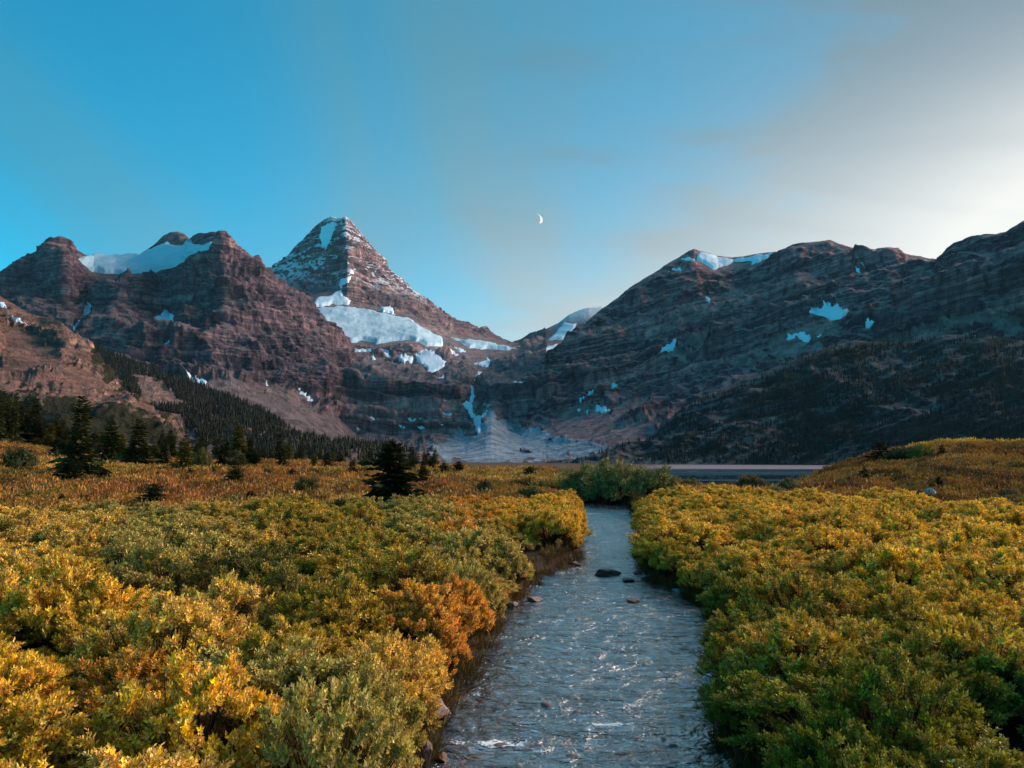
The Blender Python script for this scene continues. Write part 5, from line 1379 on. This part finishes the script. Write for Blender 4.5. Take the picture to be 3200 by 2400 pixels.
B = lambda x, y: zc(11, (x, y))[0]
put_rock(*B(1390, 396), 92, 30, M_WET, 'flat dark rock in the middle of the stream', 1)
put_rock(*B(972, 385), 46, 36, M_STONE, 'rounded red-brown rock on the left bank upstream', 2)
put_rock(*B(1140, 315), 46, 34, M_STONE, 'pinkish boulder where the left bank juts into the stream', 3)
put_rock(*B(1225, 338), 24, 14, M_STONE, 'small red stone at the water edge of the jutting left bank', 4)
put_rock(*B(1180, 330), 34, 16, M_WET, 'dark wet stone beside the pinkish boulder', 14)
put_rock(*B(940, 400), 22, 22, M_GREY, 'pale stone at the left bank under the shrubs', 5)
put_rock(*B(1080, 345), 36, 16, M_WET, 'low dark stone left of the pinkish boulder', 15)
put_rock(*B(1660, 430), 46, 30, M_WET, 'dark round rock at the right bank under the shrubs', 6)
put_rock(*B(1590, 390), 26, 14, M_WET, 'small dark rock touching the right bank', 7)
put_rock(*B(1535, 438), 44, 18, M_WET, 'wet rock just off the right bank', 8)
put_rock(*B(1568, 570), 42, 16, M_STONE, 'reddish rock breaking the water below the right bank', 9)
put_rock(*B(800, 600), 40, 24, M_STONE, 'brown stone on the left bank below the orange shrub', 10)
put_rock(*B(735, 605), 30, 30, M_STONE, 'brown stone half hidden by the left bank shrubs', 16)
put_rock(*B(940, 565), 60, 18, M_STONE, 'reddish shoal stone along the left bank', 17)
put_rock(*B(300, 1330), 120, 95, M_STONE, 'large angular red slab jutting from the left bank', 11, 0.9, True, 'rock', 0.2)
put_rock(*B(235, 1580), 80, 72, M_STONE, 'reddish rock at the lower left corner of the stream', 12, 0.8, True, 'rock', 0.15)
put_rock(*B(352, 1560), 46, 32, m_stone('rust_stone', (0.22, 0.08, 0.02), 0.4), 'rust coloured wet stone beside the reddish rock', 13)
put_rock(*B(1850, 500), 34, 14, M_GREY, 'pale flat stone under the right bank shrubs', 18)
put_rock(*zc(8, (1515, 892))[0], 62, 40, M_GREY, 'grey granite boulder in the grass below the right bank', 21, 0.9, False, 'boulder')
put_rock(*zc(8, (1490, 905))[0], 30, 12, M_GREY, 'small pale stone at the foot of the grey boulder', 22, 0.9, False)
put_rock(*zc(6, (1070, 786))[0], 14, 9, M_GREY, 'pale stone by the path before the grey willow mound', 23, 0.9, False)
put_rock(*zc(6, (1165, 800))[0], 22, 6, M_GREY, 'flat pale stone right on the path before the big fir', 24, 0.9, False)
put_rock(*zc(6, (880, 800))[0], 18, 6, M_GREY, 'flat pale stone at the left end of the path', 25, 0.9, False)
put_rock(*zc(6, (1765, 892))[0], 24, 8, M_GREY, 'pale stone right of the big ragged fir', 26, 0.9, False)
put_rock(*zc(8, (1060, 862))[0], 16, 8, M_GREY, 'small stone at the foot of the right bank, right of two', 27, 0.9, False)
put_rock(*zc(8, (860, 825))[0], 12, 7, M_GREY, 'small stone at the foot of the right bank, left of two', 28, 0.9, False)


def build_cobbles():
    r = np.random.default_rng(91)
    protos = [rock_mesh('cobble', 200 + k, M_STONE if k % 2 else M_WET, ICO2, 6) for k in range(6)]
    n = 2600; y = 3.5 + 44 * r.random(n) ** 1.7; l, q = stream_lr(y); x = l + (q - l) * r.random(n)
    z = ground_z(x, y) + 0.01; s0 = 0.035 + 0.07 * r.random(n) ** 2
    # shoals that nearly break the surface
    for px, py, m, rad in ((1640, 2345, 60, .55), (1900, 2320, 90, .6), (1700, 2210, 40, .35), (1830, 2065, 30, .25), (2120, 2025, 46, .4), (1850, 1970, 20, .25), (1860, 1880, 40, .5), (1690, 1850, 50, .5), (1860, 1580, 260, 3.2), (1950, 1582, 160, 2.2), (2060, 2330, 60, .5), (1480, 2380, 60, .4)):
        p = ground0(px, py); x = np.append(x, p[0] + r.normal(size=m) * rad); yy = p[1] + r.normal(size=m) * rad * 0.45; y = np.append(y, yy)
        z = np.append(z, (0.0 if py < 1590 else -0.085) + 0.022 * r.normal(size=m)); s0 = np.append(s0, 0.05 + 0.06 * r.random(m))
    n = len(x); k = np.stack([s0 * (0.9 + .6 * r.random(n)), s0, s0 * (0.45 + 0.35 * r.random(n))], 1)
    scatter('stream_cobbles', np.stack([x, y, z], 1), r.random(n) * 6.28, k, r.integers(0, 6, n), np.ones((n, 3)), protos, 'red-brown cobbles on the stream bed and its shoals')


build_cobbles()

# ---- dead twigs at the foot of the near shrubs
def build_twigs():
    r = random.Random(8)
    m = m_bark('dead_wood', (0.16, 0.13, 0.11))
    for k, (px, py, ang, ln, lab) in enumerate(((1290, 2165, 0.1, .55, 'pale dead twig above the red slab of the left bank'), (1240, 2245, 0.25, .5, 'curved dead twig left of the red slab'), (1380, 2160, 0.0, .4, 'thin dead twig reaching over the water by the red slab'),
                                               (2290, 2240, -0.15, .45, 'dead twig under the right bank shrubs, topmost of three'), (2330, 2275, 0.05, .5, 'dead twig under the right bank shrubs, middle of three'), (2360, 2310, 0.12, .4, 'dead twig under the right bank shrubs, lowest of three'))):
        p = ground0(px, py + 45); p[2] += 0.28
        segs = []; q = p.copy(); d = np.array([math.cos(ang), -0.25, math.sin(ang)])
        for j in range(6):
            nq = q + d * ln / 6; segs.append((q, nq, 0.006 * (1 - j / 7), 0.006 * (1 - (j + 1) / 7))); q = nq; d = d + np.array([0, r.uniform(-.25, .25), r.uniform(-.22, .22)])
            if j in (2, 4): segs.append((q, q + np.array([r.uniform(.02, .1), -.05, r.uniform(-.1, .1)]), 0.003, 0.001))
        v, f = tubes(segs, 5); thing(link('twig', mesh('twig', v, f, m)), lab, 'twig')


build_twigs()

# ---- the moon: the sunlit crescent of a ball, far outside the air
def build_moon():
    t = NT('moonlight'); e = t.node('ShaderNodeEmission'); pos = t.node('ShaderNodeTexCoord').outputs['Object']
    t.set(e.inputs[0], t.mix(t.noise(pos, 3.0, 4), (1.0, 0.90, 0.78), (0.92, 0.78, 0.64))); e.inputs[1].default_value = 0.42
    m = t.done(e.outputs[0])
    c = unproj(1681, 683, 60000.0); R = 14.5 / F * float(np.linalg.norm(c - np.array([0, 0, CAMZ])))
    n, k = 24, 10
    th = np.linspace(0, np.pi, n)[:, None]; ph = np.linspace(math.radians(-6), math.radians(62), k)[None, :]
    # lune between the terminator and the bright limb, seen from below right
    x = np.sin(th) * np.cos(ph); y = -np.sin(th) * np.sin(ph); z = np.cos(th) * np.ones_like(ph)
    V = np.stack(np.broadcast_arrays(x, y, z), -1).reshape(-1, 3); a = math.radians(12)
    V = np.stack([V[:, 0] * math.cos(a) - V[:, 2] * -math.sin(a) * -1, V[:, 1], V[:, 0] * math.sin(a) * -1 + V[:, 2] * math.cos(a)], 1)
    o = link('moon', mesh('moon', V * R, gridfaces(n, k), m)); o.location = tuple(c)
    thing(o, 'thin cream crescent moon in the blue sky above the pass', 'moon')


build_moon()
